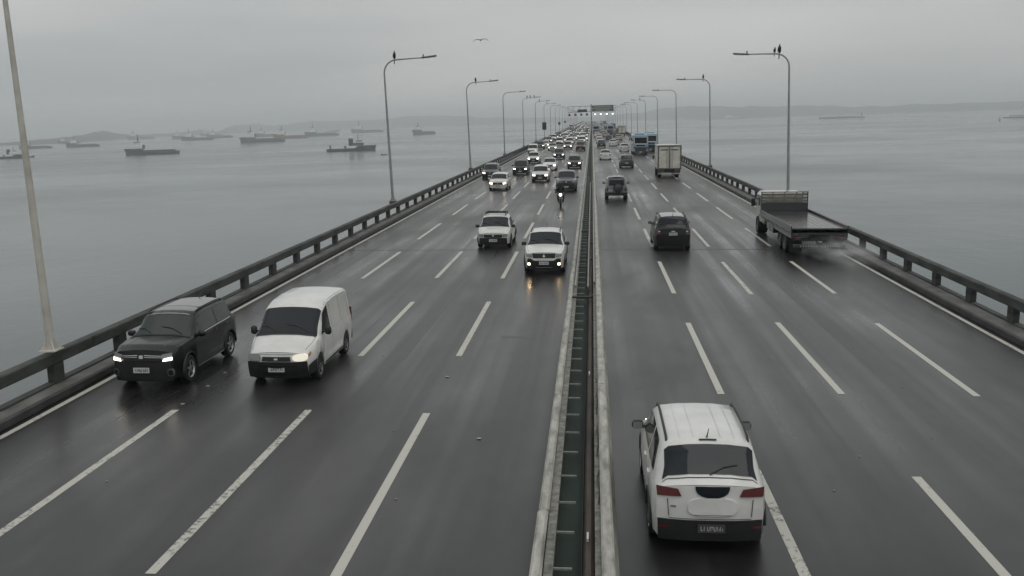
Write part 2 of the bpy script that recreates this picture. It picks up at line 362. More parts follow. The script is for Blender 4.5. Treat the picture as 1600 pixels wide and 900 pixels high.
# ---------------------------------------------------------------- median
TROUGH = mat('green_trough', (0.012, 0.024, 0.018), 0.85, var=0.5, vscale=1.5, stretch=(1, .3, 1))
RUST = mat('rusty_pipe', (0.060, 0.045, 0.036), 0.7, var=0.5, vscale=4, stretch=(1, .2, 1))
RUNG = mat('galvanised_rung', (0.24, 0.25, 0.22), 0.5, var=0.3)
GALV = mat('galvanised_steel', (0.30, 0.31, 0.29), 0.45, 0.3, var=0.3, vscale=3)
med = empty('median_barrier'); med.rotation_euler = DECKROT
tag(med, 'pale twin concrete median kerbs with a dark green cable trough between them', 'barrier')
seg = 6.4
for i in range(-1, 64):
    a = 8.0+seg*i
    MB().box((-0.87+random.uniform(-.012, .012), a+seg/2, 0.14), (0.17, seg-0.05, 0.30+random.uniform(-.01, .01)), ch=0.035).build('left_kerb_block', CONC_P, med)
e = 8.0+seg*64
MB().box((-0.87, (e+FAR)/2, 0.14), (0.17, FAR-e, 0.30)).build('left_kerb_block', CONC_P, med)
MB().box((-0.715, FAR/2-30, 0.10), (0.13, FAR+60, 0.20)).build('inner_kerb', CONC_G, med)
MB().box((-0.45, FAR/2-30, 0.025), (0.40, FAR+60, 0.02)).build('trough_floor', TROUGH, med)
MB().box((-0.255, FAR/2-30, 0.06), (0.012, FAR+60, 0.26)).build('trough_wall', TROUGH, med)
MB().box((-0.155, FAR/2-30, 0.09), (0.17, FAR+60, 0.18), ch=0.05).build('cable_duct', RUST, med)
MB().box((-0.02, FAR/2-30, 0.17), (0.085, FAR+60, 0.34)).build('rough_inner_kerb', CONC_G, med)
prof = [(0.025, 0.0), (0.025, 0.47), (0.055, 0.50), (0.175, 0.50), (0.205, 0.47), (0.235, 0.16), (0.285, 0.05), (0.285, 0.0)]
for i in range(-1, 32):
    a, b = 8.0+13*i, 8.0+13*i+12.97
    MB().grid([[(x, a, z) for x, z in prof], [(x, b, z) for x, z in prof]]).build('right_barrier_block', CONC_P, med, smooth=30)
MB().grid([[(x, 8.0+13*32, z) for x, z in prof], [(x, FAR, z) for x, z in prof]]).build('right_barrier_block', CONC_P, med, smooth=30)
rm = MB().box((-0.51, 0, 0.165), (0.28, 0.03, 0.03)).build('rung', RUNG, link=False).data
for i in range(80): inst('rung', rm, med, (random.uniform(-.015, .015), 9.0+1.19*i+random.uniform(-.04, .04), 0), (0, 0, random.uniform(-.03, .03)))
for x, z in ((-0.70, 0.46), (-0.25, 0.42), (-0.03, 0.60)):
    MB().box((x, 62, z), (0.055, 56, 0.05), ch=0.015).build('steel_rail', GALV, med)
    for k in range(15): MB().box((x, 35+3.9*k, z/2), (0.045, 0.07, z)).build('rail_post', GALV, med)
DARKST = mat('dark_steel', (0.035, 0.035, 0.033), 0.55, 0.2, var=0.3)
for (x, y, w) in ((-0.45, 32.6, 0.85), (0.0, 32.9, 0.30), (-0.45, 39.4, 0.5), (0.0, 37.5, 0.25), (-0.08, 41.6, 0.22), (-0.1, 47, 0.25), (-0.45, 52, 0.6), (-0.62, 57, .3), (-0.05, 59, .3)):
    MB().box((x, y, 0.30), (w*.8, 0.10, 0.07), ch=0.02, M=Matrix.Rotation(R(12), 3, 'X')).build('bracket', DARKST, med)
for (px, py) in ((908, 597), (888, 860)):
    MB().box((-0.17, on_deck(px, py)[1], 0.22), (0.03, 0.24, 0.05)).build('cable_clip', PLATE, med)
cab = [(0.0+0.02*math.sin(k*1.7), 14.5+0.35*k, 0.36+0.05*math.sin(k*.9)) for k in range(22)]
MB().tube(cab, 0.012, 5).build('loose_cable', DARKST, med)

# ---------------------------------------------------------------- far shores and hills
from mathutils import noise as mnoise
HILL = mat('wooded_hill', (0.055, 0.065, 0.050), 0.9, var=0.5, vscale=0.012)
def ridge(name, pts, label, depth, dmax, seed):
    # pts: (px, shore py, skyline py) -> a strip of rising ground standing on the water
    P = []
    for i in range(len(pts)-1):
        n = max(2, int(abs(pts[i+1][0]-pts[i][0])/5))
        for k in range(n):
            t = k/n; P.append([a+(b-a)*t for a, b in zip(pts[i], pts[i+1])])
    P.append(list(pts[-1])); rows = []
    for q, (px, yb, yt) in enumerate(P):
        p = on_water(px, yb, dmax); out = Vector((p.x, p.y, 0)).normalized()
        dist = math.hypot(p.x, p.y); row = []
        for j in range(12):
            u = j/11; dd = depth*u
            pk = p+out*depth*0.45
            H = max(2.0, height_at(px, yt, pk)-WATER)
            env = math.sin(math.pi*min(1, u/0.9))**0.8 if u < 0.9 else 0
            hgt = H*env*(1+0.30*mnoise.fractal(Vector((p.x*0.004+seed, p.y*0.004, j*0.5)), 1.0, 2.0, 3)) - (3 if u in (0, 1) else 0)
            row.append((p.x+out.x*dd, p.y+out.y*dd, WATER+max(hgt, -3)))
        rows.append(row)
    o = MB().grid(rows, flip=True).build(name, HILL, smooth=60); tag(o, label, None, None, 'structure'); return o
ridge('hills', [(-120, 231, 226), (0, 228, 224), (95, 224, 216), (125, 222, 212), (148, 220, 207), (168, 219, 206), (190, 217, 209), (215, 216, 211), (262, 213, 209), (290, 212, 206), (312, 211, 203), (340, 210, 206), (365, 208, 197), (405, 206, 193), (425, 205, 196), (450, 204, 197)],
      'low wooded hills on the far left shore behind the moored ships', 900, 9000, 1)
ridge('hills', [(400, 206, 200), (450, 205, 194), (500, 203, 189), (560, 200, 188), (640, 197, 184), (700, 196, 182), (760, 195, 184), (830, 193, 184), (900, 191, 184), (960, 190, 182)], 'hazy ridge beyond the far end of the bridge on the left', 1600, 8200, 5)
ridge('hills', [(930, 189.5, 182), (1000, 188, 176), (1040, 187, 171), (1080, 186.5, 167), (1120, 185.5, 165), (1160, 184.5, 167), (1230, 182, 168), (1300, 180, 166), (1400, 177, 165), (1500, 174, 162), (1600, 171, 158), (1720, 168, 154)], 'pale hazy hills beyond the water on the right', 1500, 10500, 9)
TOWN = mat('town_walls', (0.45, 0.44, 0.41), 0.8)
tw = MB(); rr = random.Random(11)
for k in range(260):
    px = rr.choice([rr.uniform(60, 460), rr.uniform(460, 900), rr.uniform(1000, 1600)]); 
    yb = 226-0.055*px if px < 450 else (204-0.025*(px-450) if px < 930 else 189.5-0.0300*(px-1000))
    p = on_water(px, yb-0.5, 8000); s_ = rr.uniform(6, 16); h = rr.uniform(5, 16)
    tw.box((p.x, p.y, WATER+h/2+1), (s_, s_, h))
tag(tw.build('waterfront_town', TOWN), 'pale specks of a far waterfront town along the shore', None, None, 'stuff')

# ---------------------------------------------------------------- ships
SHIPM = dict(navy=mat('hull_navy', (0.022, 0.028, 0.040), 0.5, var=.3, vscale=.3), dark=mat('hull_dark', (0.020, 0.022, 0.024), 0.5, var=.3, vscale=.3), red=mat('hull_red', (0.24, 0.075, 0.055), 0.55, var=.3, vscale=.3), grey=mat('hull_grey', (0.07, 0.08, 0.09), 0.5, var=.3, vscale=.3), blue=mat('hull_blue', (0.03, 0.05, 0.085), 0.5))
SUPER = mat('ship_white', (0.78, 0.78, 0.76), 0.5, var=.2, vscale=.3); SDECK = mat('ship_deck', (0.08, 0.075, 0.065), 0.7, var=.3, vscale=.4); SWIN = mat('ship_windows', (0.02, 0.025, 0.03), 0.15); SBUFF = mat('ship_buff', (0.30, 0.22, 0.10), 0.6)
def hull(L, B, fb, fbow, raised, m):
    # +y is the bow; freeboard fb rises to fbow over the raised forward part
    rows = []
    for i in range(25):
        t = i/24; y = (t-0.5)*L
        bw = B/2*(min(1, (0.82+0.18*min(1, t/0.1))) if t < .68 else max(0.02, 1-((t-.68)/.32)**2.1))
        s_ = min(1, max(0, (t-(1-raised))/0.04)); z = fb+(fbow-fb)*s_*(0.75+0.25*t)
        fl = 1+0.05*(t > .7)
        rows.append([(-bw*fl, y+(t > .9)*(z*.25), z), (-bw, y, z*.45), (-bw*.9, y, 0.2), (-bw*.8, y, -1.5), (bw*.8, y, -1.5), (bw*.9, y, 0.2), (bw, y, z*.45), (bw*fl, y+(t > .9)*(z*.25), z)])
    mb = MB().grid(rows, flip=True)
    mb.add(rows[0], [tuple(range(8))])
    dk_ = MB().grid([[r[0], ((0), (r[0][1]), r[0][2]-0.0), r[7]] for r in [[(p[0]*.985, p[1], p[2]-0.35) for p in r] for r in rows]])
    return mb, dk_
def ship(name, px, py, lenpx, bow, hullm, kind, label, yaw=0.0, group='ships moored in the bay', hmul=1.0, L=None):
    p = on_water(px, py, 6500)
    L = L or 1.08*lenpx*math.hypot(p.x, p.y-0)/FOC/max(0.5, math.cos(R(yaw)))
    L = L
    root = empty(name); tag(root, label, 'ship' if name != 'small_boat' else 'boat', group)
    root.location = p
    az = math.atan2(p.x, p.y)
    root.rotation_euler = (0, 0, -az+(math.pi/2 if bow == 'l' else -math.pi/2)+R(yaw))
    HM = SHIPM[hullm]
    def part(n, mb, m, par=root, sm=None): return mb.build(n, m, par, smooth=sm)
    if kind in ('supply', 'patrol'):
        B = L*.21; hmul *= 1.15; fb, fbow = L*.048*hmul, L*.105*hmul
        h, d = hull(L, B, fb, fbow, .36, HM); part('hull', h, HM, sm=50); part('deck', d, SDECK)
        y0 = L*.27
        part('deckhouse', MB().box((0, y0, fbow+L*.022), (B*.86, L*.20, L*.06), ch=.3), SUPER)
        part('upper_deckhouse', MB().box((0, y0+L*.005, fbow+L*.075), (B*.72, L*.15, L*.05), ch=.3), SUPER)
        w = part('wheelhouse', MB().box((0, y0+L*.01, fbow+L*.12), (B*.78, L*.10, L*.045), ch=.4), SUPER)
        part('window_band', MB().box((0, y0+L*.01, fbow+L*.125), (B*.785, L*.103, L*.018)), SWIN, w)
        part('mast', MB().tube([(0, y0-L*.01, fbow+L*.13), (0, y0-L*.015, fbow+L*.26)], [L*.011, L*.006], 6).box((0, y0-L*.013, fbow+L*.20), (B*.4, L*.010, L*.010)).box((0, y0-L*.013, fbow+L*.16), (L*.03, L*.03, L*.02)), DARKST)
        for s_ in (-1, 1): part('funnel', MB().box((s_*B*.3, y0-L*.11, fbow+L*.03), (B*.13, L*.03, L*.075), ch=.2), HM)
        for k in range(4): part('deck_cargo', MB().box((B*(-.22+.15*(k % 3)), -L*(.08+.09*k), fb+L*.008), (B*.24, L*.05, L*(.018+.006*(k % 2)))), SBUFF if k % 2 else SDECK)
        for s_ in (-1, 1): part('cargo_rail', MB().box((s_*B*.46, -L*.14, fb+L*.010), (L*.010, L*.56, L*.034)), HM)
        part('stern_roller', MB().box((0, -L*.49, fb*.8), (B*.6, L*.012, L*.012)), DARKST)
    elif kind == 'tug':
        B = L*.26; fb, fbow = L*.055*hmul, L*.105*hmul
        h, d = hull(L, B, fb, fbow, .40, HM); part('hull', h, HM, sm=50); part('deck', d, SDECK)
        part('deckhouse', MB().box((0, L*.13, fbow+L*.03), (B*.7, L*.24, L*.06), ch=.25), SUPER if hmul > 1.05 else SHIPM['grey'])
        w = part('wheelhouse', MB().box((0, L*.17, fbow+L*.09), (B*.5, L*.11, L*.06), ch=.3), SUPER)
        part('window_band', MB().box((0, L*.17, fbow+L*.10), (B*.51, L*.113, L*.022)), SWIN, w)
        part('funnel', MB().box((0, L*.0, fbow+L*.075), (B*.34, L*.09, L*.15), ch=.3), SHIPM['dark'])
        part('mast', MB().tube([(0, L*.15, fbow+L*.115), (0, L*.14, fbow+L*.24)], [L*.008, L*.004], 6).box((0, L*.145, fbow+L*.185), (B*.4, L*.008, L*.008)), DARKST)
        part('towing_winch', MB().lathe_x([(0, -B*.2), (L*.025, -B*.2), (L*.025, B*.2), (0, B*.2)], (0, -L*.12, fb+L*.03), 10), DARKST)
        part('stern_gantry', MB().tube([(-B*.35, -L*.42, fb), (-B*.35, -L*.43, fb+L*.07), (B*.35, -L*.43, fb+L*.07), (B*.35, -L*.42, fb)], L*.009, 6), DARKST)
    elif kind in ('tanker', 'ferry'):
        B = L*.16; fb = L*.032*hmul; fbow = L*.045*hmul
        h, d = hull(L, B, fb, fbow, .08, HM); part('hull', h, HM, sm=50); part('deck', d, SDECK)
        if kind == 'tanker':
            part('deckhouse', MB().box((0, -L*.38, fb+L*.035), (B*.8, L*.09, L*.07), ch=.3), SUPER)
            w = part('bridge_wing', MB().box((0, -L*.365, fb+L*.078), (B*.98, L*.05, L*.018), ch=.3), SUPER); part('window_band', MB().box((0, -L*.365, fb+L*.080), (B*.985, L*.052, L*.007)), SWIN, w)
            part('funnel', MB().box((0, -L*.44, fb+L*.05), (B*.3, L*.03, L*.08), ch=.3), HM)
            part('manifold_crane', MB().tube([(0, 0, fb), (0, 0, fb+L*.06), (0, L*.05, fb+L*.07)], L*.004, 6), SBUFF)
            part('foremast', MB().tube([(0, L*.44, fbow), (0, L*.44, fbow+L*.06)], L*.003, 6), SUPER)
            part('pipe_rack', MB().box((0, .03*L, fb+L*.006), (B*.25, L*.7, L*.010)), SDECK)
        else:
            part('passenger_deck', MB().box((0, -L*.05, fb+L*.045), (B*.9, L*.7, L*.09), ch=.4), SUPER)
            part('upper_deck', MB().box((0, -L*.22, fb+L*.12), (B*.75, L*.28, L*.06), ch=.4), SUPER)
            part('window_band', MB().box((0, -L*.05, fb+L*.055), (B*.91, L*.68, L*.022)), SWIN)
            part('mast', MB().tube([(0, -L*.2, fb+L*.15), (0, -L*.2, fb+L*.24)], L*.006, 6), DARKST)
    elif kind == 'barge':
        B = L*.28; fb = L*.05
        h, d = hull(L, B, fb, fb*1.3, .1, HM); part('hull', h, HM, sm=50); part('deck', d, SDECK)
        part('deck_load', MB().box((0, -L*.05, fb+L*.012), (B*.7, L*.6, L*.03), ch=.2), SDECK)
    elif kind == 'boat':
        B = L*.33; fb = L*.10
        h, d = hull(L, B, fb, fb*1.5, .25, HM); part('hull', h, HM, sm=50); part('deck', d, SDECK)
        part('cabin', MB().box((0, L*.05, fb+L*.07), (B*.6, L*.3, L*.15), ch=.15), SUPER)
        part('mast', MB().tube([(0, 0, fb+L*.1), (0, 0, fb+L*.35)], L*.012, 5), DARKST)
    return root
ship('supply_ship', 239, 241, 77, 'l', 'navy', 'supply', 'nearest dark supply ship on the left, raised bow house and long low stern', -8, L=80)
ship('tug_boat', 549, 236, 68, 'r', 'dark', 'tug', 'dark tug with tall black funnel lying alone left of the lamp post', 6)
ship('supply_ship', 411, 222, 60, 'l', 'navy', 'supply', 'dark navy supply ship moored in front of the reddish ship', -6)
ship('supply_ship', 455, 216, 48, 'l', 'red', 'supply', 'dull red supply ship moored behind the dark navy one')
ship('supply_ship', 503, 212, 46, 'l', 'dark', 'supply', 'black-hulled supply ship moored right of the reddish one', 5)
ship('supply_ship', 574, 207, 44, 'l', 'blue', 'supply', 'far blue-grey supply ship moored just left of the tall lamp post', 4)
ship('barge', 607, 203, 16, 'l', 'red', 'barge', 'small low red-brown barge passing behind the lamp post', group='barges')
ship('supply_ship', 662, 210, 30, 'l', 'grey', 'patrol', 'white-topped ship seen bow-on alone between two left lamp posts', 38, hmul=1.5)
ship('supply_ship', 309, 219, 42, 'l', 'navy', 'supply', 'navy supply ship at the front of the far left cluster', -4)
ship('supply_ship', 287, 216, 30, 'l', 'dark', 'supply', 'small dark ship half hidden behind the far left cluster', 10)
ship('supply_ship', 344, 215, 34, 'l', 'dark', 'supply', 'low dark ship at the right end of the far left cluster', 4)
ship('supply_ship', 420, 213, 36, 'l', 'grey', 'supply', 'grey ship behind the dark navy supply ship', -10)
ship('supply_ship', 130, 229, 40, 'l', 'navy', 'supply', 'low ship with white house moored below the round wooded hill', -4)
ship('supply_ship', 56, 232, 38, 'l', 'grey', 'supply', 'grey ship just right of the nearest lamp post on the left', -5)
ship('tug_boat', 14, 248, 44, 'r', 'dark', 'tug', 'white-housed tug cut by the left edge of the picture', 4, hmul=1.1)
ship('small_boat', 45, 246, 13, 'r', 'dark', 'boat', 'small dark boat beside the tug at the left edge', group='small boats')
ship('supply_ship', 108, 224, 26, 'l', 'dark', 'supply', 'small dark ship between the round hill and the grey ship', 8)
ship('supply_ship', 330, 212, 28, 'l', 'dark', 'supply', 'faint small ship on the far shore behind the cluster', 4)
ship('supply_ship', 520, 206, 22, 'r', 'grey', 'supply', 'faint far ship behind the black-hulled supply ship', 6)
ship('supply_ship', 220, 217, 34, 'l', 'grey', 'supply', 'distant pale grey ship behind the nearest dark supply ship', 6)
ship('small_boat', 600, 242, 9, 'l', 'dark', 'boat', 'tiny dark boat beside the tall left lamp post', group='small boats')
ship('tanker', 1315, 185, 58, 'l', 'grey', 'tanker', 'long low tanker on the right horizon', 0, group='ships on the right')
ship('ferry', 1146, 186, 30, 'r', 'grey', 'ferry', 'pale ferry on the right between two lamp posts', 6, group='ships on the right')
ship('small_boat', 1105, 188, 9, 'l', 'dark', 'boat', 'tiny dark boat just left of the second right lamp post', group='small boats')
ship('ferry', 1590, 184, 32, 'l', 'blue', 'ferry', 'hazy bluish ship at the right edge of the picture', 0, group='ships on the right')
by = empty('buoy'); by.location = on_water(1562, 188, 4200); tag(by, 'slim channel buoy standing in the water far right', 'buoy')
MB().tube([(0, 0, -1), (0, 0, 2.0)], [2.2, 2.2], 10).build('float', SHIPM['dark'], by); MB().tube([(0, 0, 2), (0, 0, 9)], [1.0, .5], 8).build('tower', SHIPM['dark'], by)

# ---------------------------------------------------------------- lamp posts
LAMPM = mat('lamp_post_steel', (0.34, 0.345, 0.33), 0.5, 0.2, var=0.25, vscale=1.2)
LAMPN = mat('lamp_post_pale', (0.56, 0.54, 0.48), 0.55, var=0.25, vscale=1.5)
LUM = mat('luminaire', (0.15, 0.155, 0.15), 0.45, 0.3)
LENS = mat('luminaire_lens', (0.5, 0.5, 0.48), 0.2)
def lamp_proto(pm):
    root = empty('street_lamp', link=False)
    H, A, rc = 9.3, 3.1, 0.85
    MB().tube([(0, 0, 0.02), (0, 0, 3), (0, 0, 6), (0, 0, H-rc)], [0.100, 0.085, 0.068, 0.056], 12).build('pole', pm, root, 40, False)
    arc = [(rc-rc*math.cos(t), 0, H-rc+rc*math.sin(t)) for t in [math.pi/2*k/6 for k in range(7)]]
    MB().tube(arc+[(A*.6, 0, H+0.03), (A-0.55, 0, H+0.04)], [0.052]*7+[0.045, 0.04], 10).build('arm', pm, root, 40, False)
    lm = MB().box((A-0.05, 0, H+0.08), (1.05, 0.26, 0.11), ch=0.045, M=Matrix.Rotation(R(-5), 3, 'Y')).build('luminaire', LUM, root, None, False)
    MB().box((A+0.1, 0, H+0.03), (0.6, 0.2, 0.025), M=Matrix.Rotation(R(-5), 3, 'Y')).build('lens', LENS, lm, None, False)
    MB().tube([(A-0.42, 0, H+0.08), (A-0.42, 0, H+0.26)], [0.05, 0.04], 8).build('photocell', LUM, lm, None, False)
    MB().box((-.0, 0, -.16), (0.44, 0.40, 0.31), ch=.02).build('corbel', CONC, root, None, False) if pm is LAMPM else None
    b = MB().box((0, 0, 0.015), (0.42, 0.42, 0.03)).build('base_plate', pm, root, None, False)
    for k in range(4):
        a = R(45+90*k); M = Matrix.Rotation(a, 4, 'Z')
        MB().add([M @ Vector(p) for p in ((.09, -.01, .03), (.25, -.01, .03), (.09, -.01, .26), (.09, .01, .03), (.25, .01, .03), (.09, .01, .26))], [(0, 1, 2), (5, 4, 3), (1, 4, 5, 2), (0, 3, 4, 1), (0, 2, 5, 3)]).build('gusset', pm, b, None, False)
    return root
def children(o): return [c for c in bpy.data.objects if c.parent == o]
CH = {}
def copy_tree(o, parent=None, swap=None):
    c = o.copy(); col.objects.link(c)
    if parent is not None: c.parent = parent
    if swap and c.type == 'MESH':
        for sl in c.material_slots:
            if sl.material in swap:
                nm = swap[sl.material]; sl.link = 'OBJECT'; sl.material = nm
    if o.name not in CH: CH[o.name] = children(o)
    for ch in CH[o.name]: copy_tree(ch, c, swap)
    return c
PROTO = []
lp1, lp2 = lamp_proto(LAMPM), lamp_proto(LAMPN); PROTO += [lp1, lp2]
LAMPS = {}
for side, lab, y0 in ((-1, 'left', 21.75), (1, 'right', 22.2)):
    for k in range(22):
        if side > 0 and k == 0: continue
        y = y0+42.5*k; x = RAILX[0] if side < 0 else RAILX[1]
        o = copy_tree(lp2 if (k == 0) else lp1); off = .06 if k == 0 else .40
        o.location = dk(x+side*off, y-(.0 if k == 0 else 0), 0.985)
        o.rotation_euler = (0, R(-0.9 if side < 0 else -0.4) if k < 3 else 0, 0 if side < 0 else math.pi)
        if side > 0: o.rotation_euler.y = R(0.5)
        LAMPS[side, k] = o
        n = k if side > 0 else k+1
        d = 'nearest thick pale street lamp post rising out of the top left corner' if k == 0 else f'{ORD[n-1]} tall curved-arm street lamp counted from the camera along the {lab} railing'
        tag(o, d, 'street lamp', f'street lamps along the {lab} railing')
# ---------------------------------------------------------------- birds
BIRD = mat('dark_feathers', (0.012, 0.012, 0.013), 0.6)
def bird_mesh():
    mb = MB()
    M = Matrix.Rotation(R(-18), 3, 'X')
    mb.ell((0, 0, 0.27), (0.10, 0.13, 0.25), 10, 8, 0, M); mb.ell((0, 0.07, 0.60), (0.055, 0.07, 0.065), 8, 6)
    mb.tube([(0, 0.02, 0.42), (0, 0.06, 0.58)], [0.075, 0.05], 8); mb.tube([(0, 0.12, 0.60), (0, 0.23, 0.575)], [0.022, 0.008], 6)
    mb.add([(-.05, -.06, .12), (.05, -.06, .12), (.035, -.22, -.42), (-.035, -.22, -.42), (-.04, -.10, .12), (.04, -.10, .12), (.03, -.24, -.40), (-.03, -.24, -.40)], [(0, 1, 2, 3), (7, 6, 5, 4), (0, 3, 7, 4), (1, 5, 6, 2), (3, 2, 6, 7), (0, 4, 5, 1)])
    for s_ in (-1, 1):
        mb.tube([(s_*.04, 0, .08), (s_*.04, .02, 0.0)], [.02, .014], 5); mb.ell((s_*.10, -.05, .27), (.03, .09, .25), 8, 6, 0, M)
    return mb.build('perched_bird', BIRD, link=False, smooth=60)
bm_ = bird_mesh(); PROTO.append(bm_)
def perch(side, k, d, label, rz=0.0, s_=1.0):
    L = LAMPS[side, k]; b = bm_.copy(); col.objects.link(b)
    H = 9.3 if d >= 0.85 else 9.3-0.85+math.sqrt(max(0, .85**2-(.85-d)**2))
    M = L.matrix_basis @ Matrix.Translation((d, 0, H+0.06))
    b.location = M.to_translation(); b.rotation_euler = (0, 0, R(rz)); b.scale = (s_*.74,)*3
    tag(b, label, 'bird', 'birds perched on the lamp arms')
perch(-1, 1, 0.75, 'dark bird perched on the bend of the tall left lamp beside the tug', 200, 1.05)
perch(-1, 2, 1.05, 'dark bird perched on the second slender left lamp arm', 170)
perch(1, 1, 0.62, 'dark long-tailed bird on the bend of the tallest right lamp', 180, 1.15)
perch(1, 1, 0.92, 'smaller dark bird left of its neighbour on the tallest right lamp', 190, 0.75)
perch(1, 2, 0.70, 'dark bird perched on the bend of the second right lamp', 180)
for d in (0.9, 1.5, 2.3): perch(-1, 4, d, 'one of three dark birds in a row on a left lamp arm', 180, 0.95)
perch(-1, 5, 1.0, 'tiny dark bird on a distant left lamp arm', 180)
perch(-1, 6, 0.9, 'tiny dark bird on a distant left lamp arm', 180)
perch(1, 5, 1.3, 'dark bird perched on a far right lamp arm', 180)
perch(1, 7, 2.0, 'tiny dark bird on a distant right lamp arm', 180); perch(1, 7, 2.6, 'tiny dark bird on a distant right lamp arm', 180)
# gliding bird
fb = empty('flying_bird'); d = CB @ Vector((751-800, 450-63, -FOC)); fb.location = Vector((0, 0, CAMH))+d*(62/FOC)
fb.rotation_euler = (R(10), R(-3), R(4)); tag(fb, 'gull gliding alone high above the left carriageway with drooped wings', 'bird')
MB().ell((0, 0, 0), (.055, .20, .05), 8, 6).ell((0, .2, .02), (.035, .06, .035), 8, 6).build('body', mat('gull_grey', (0.10, 0.10, 0.10), .6), fb, 60)
for s_ in (-1, 1):
    pr = [(0.03, .03, .10), (.22, .075, .10), (.36, .05, .075), (.50, -.07, .012)]
    top = [[(s_*x, c_/2+.02, z+.012), (s_*x, -c_/2-.05*(i == 3), z+.012)] for i, (x, z, c_) in enumerate([(p[0], p[1], p[2]*2) for p in pr])]
    bot = [[(a[0], a[1], a[2]-.02) for a in r] for r in top]
    MB().grid(top).grid(bot, flip=True).grid([[t[0] for t in top], [t[0] for t in bot]]).grid([[t[1] for t in top], [t[1] for t in bot]]).build('wing', BIRD, fb)

# ---------------------------------------------------------------- boards on left lamp posts
for k, (w, h, z), lab in ((6, (1.2, 2.1, 3.1), 'large dark board hanging on a left lamp post over the railing'), (9, (0.9, 1.1, 3.0), 'smaller dark board on a far left lamp post'), (11, (0.9, 1.1, 3.2), 'smallest dark board on the farthest signed left lamp post')):
    b = empty('sign_board'); b.location = LAMPS[-1, k].location+Vector((0, -0.13, 0)); tag(b, lab, 'sign', 'dark boards on left lamp posts')
    MB().box((0, -0.05, z), (w, 0.05, h), ch=0.02).build('panel', DARKST, b)
    for s_ in (-1, 1): MB().box((0, 0.0, z+s_*h*.3), (0.3, 0.06, 0.06)).build('clamp', GALV, b)

# ---------------------------------------------------------------- overhead gantry
GY = 470.0
gan = empty('overhead_sign_gantry'); gan.location = dk(-0.42, GY, 0); tag(gan, 'overhead sign gantry with lane signals spanning the far carriageways', 'gantry')
GREEN = mat('sign_back_green', (0.055, 0.070, 0.062), 0.5, var=.2, vscale=.6); GSTEEL = mat('gantry_steel', (0.20, 0.21, 0.20), 0.5, .3)
MB().box((0.1, 0, 6.2), (0.5, 0.5, 12.4)).build('column', GSTEEL, gan)
for z in (9.0, 11.6): MB().box((0.3, 0, z), (23, 0.16, 0.2)).build('truss_chord', GSTEEL, gan)
for k in range(16):
    x = -11+1.45*k; MB().tube([(x, 0, 9.0), (x+1.45*(k % 2), 0, 11.6)], 0.06, 5).build('truss_brace', GSTEEL, gan)
s1 = MB().box((5.6, -0.25, 10.5), (10.2, 0.12, 2.7)).build('sign_panel', GREEN, gan)
SIGNW = mat('sign_face_pale', (0.32, 0.36, 0.32), .5)
for (z, w) in ((11.15, 8.6), (10.4, 9.2), (9.6, 6.8)): MB().box((5.4, -0.325, z), (w, 0.03, 0.42)).build('text_band', SIGNW, s1)
MB().box((-4.2, -0.25, 9.5), (4.6, 0.12, 1.3)).build('sign_panel', DARKST, gan)
SIGL = mat('lane_signal_lit', (0.5, 0.5, 0.45), .3, emit=(0.85, 1.0, 0.9), es=1.6)
for x in (1.95, 4.6, 7.5, 10.3):
    s_ = MB().box((x, -0.2, 7.7), (1.3, 0.2, 1.1), ch=.05).build('lane_signal', DARKST, gan); MB().box((x, -0.315, 7.7), (0.95, 0.02, 0.75), ch=.0).build('lit_lamp', SIGL, s_)
    MB().box((x, 0, 8.6), (0.1, 0.1, 0.9)).build('hanger', GSTEEL, gan)
for x in (-10.4, -7.5, -4.7, -2.0):
    MB().box((x, -0.1, 7.7), (1.0, 0.3, 1.0), ch=.05).build('lane_signal', DARKST, gan); MB().box((x, 0, 8.6), (0.1, 0.1, 0.9)).build('hanger', GSTEEL, gan)

# ================================================================= VEHICLES
def lerp(a, b, t): return a+(b-a)*t
def clamp(x, a=0.0, b=1.0): return max(a, min(b, x))
def sstep(a, b, x):
    t = clamp((x-a)/(b-a)); return t*t*(3-2*t)
def itp(pl, y):
    if y <= pl[0][0]: return pl[0][1]
    for (a, va), (b, vb) in zip(pl, pl[1:]):
        if y <= b: return lerp(va, vb, (y-a)/(b-a) if b > a else 1)
    return pl[-1][1]

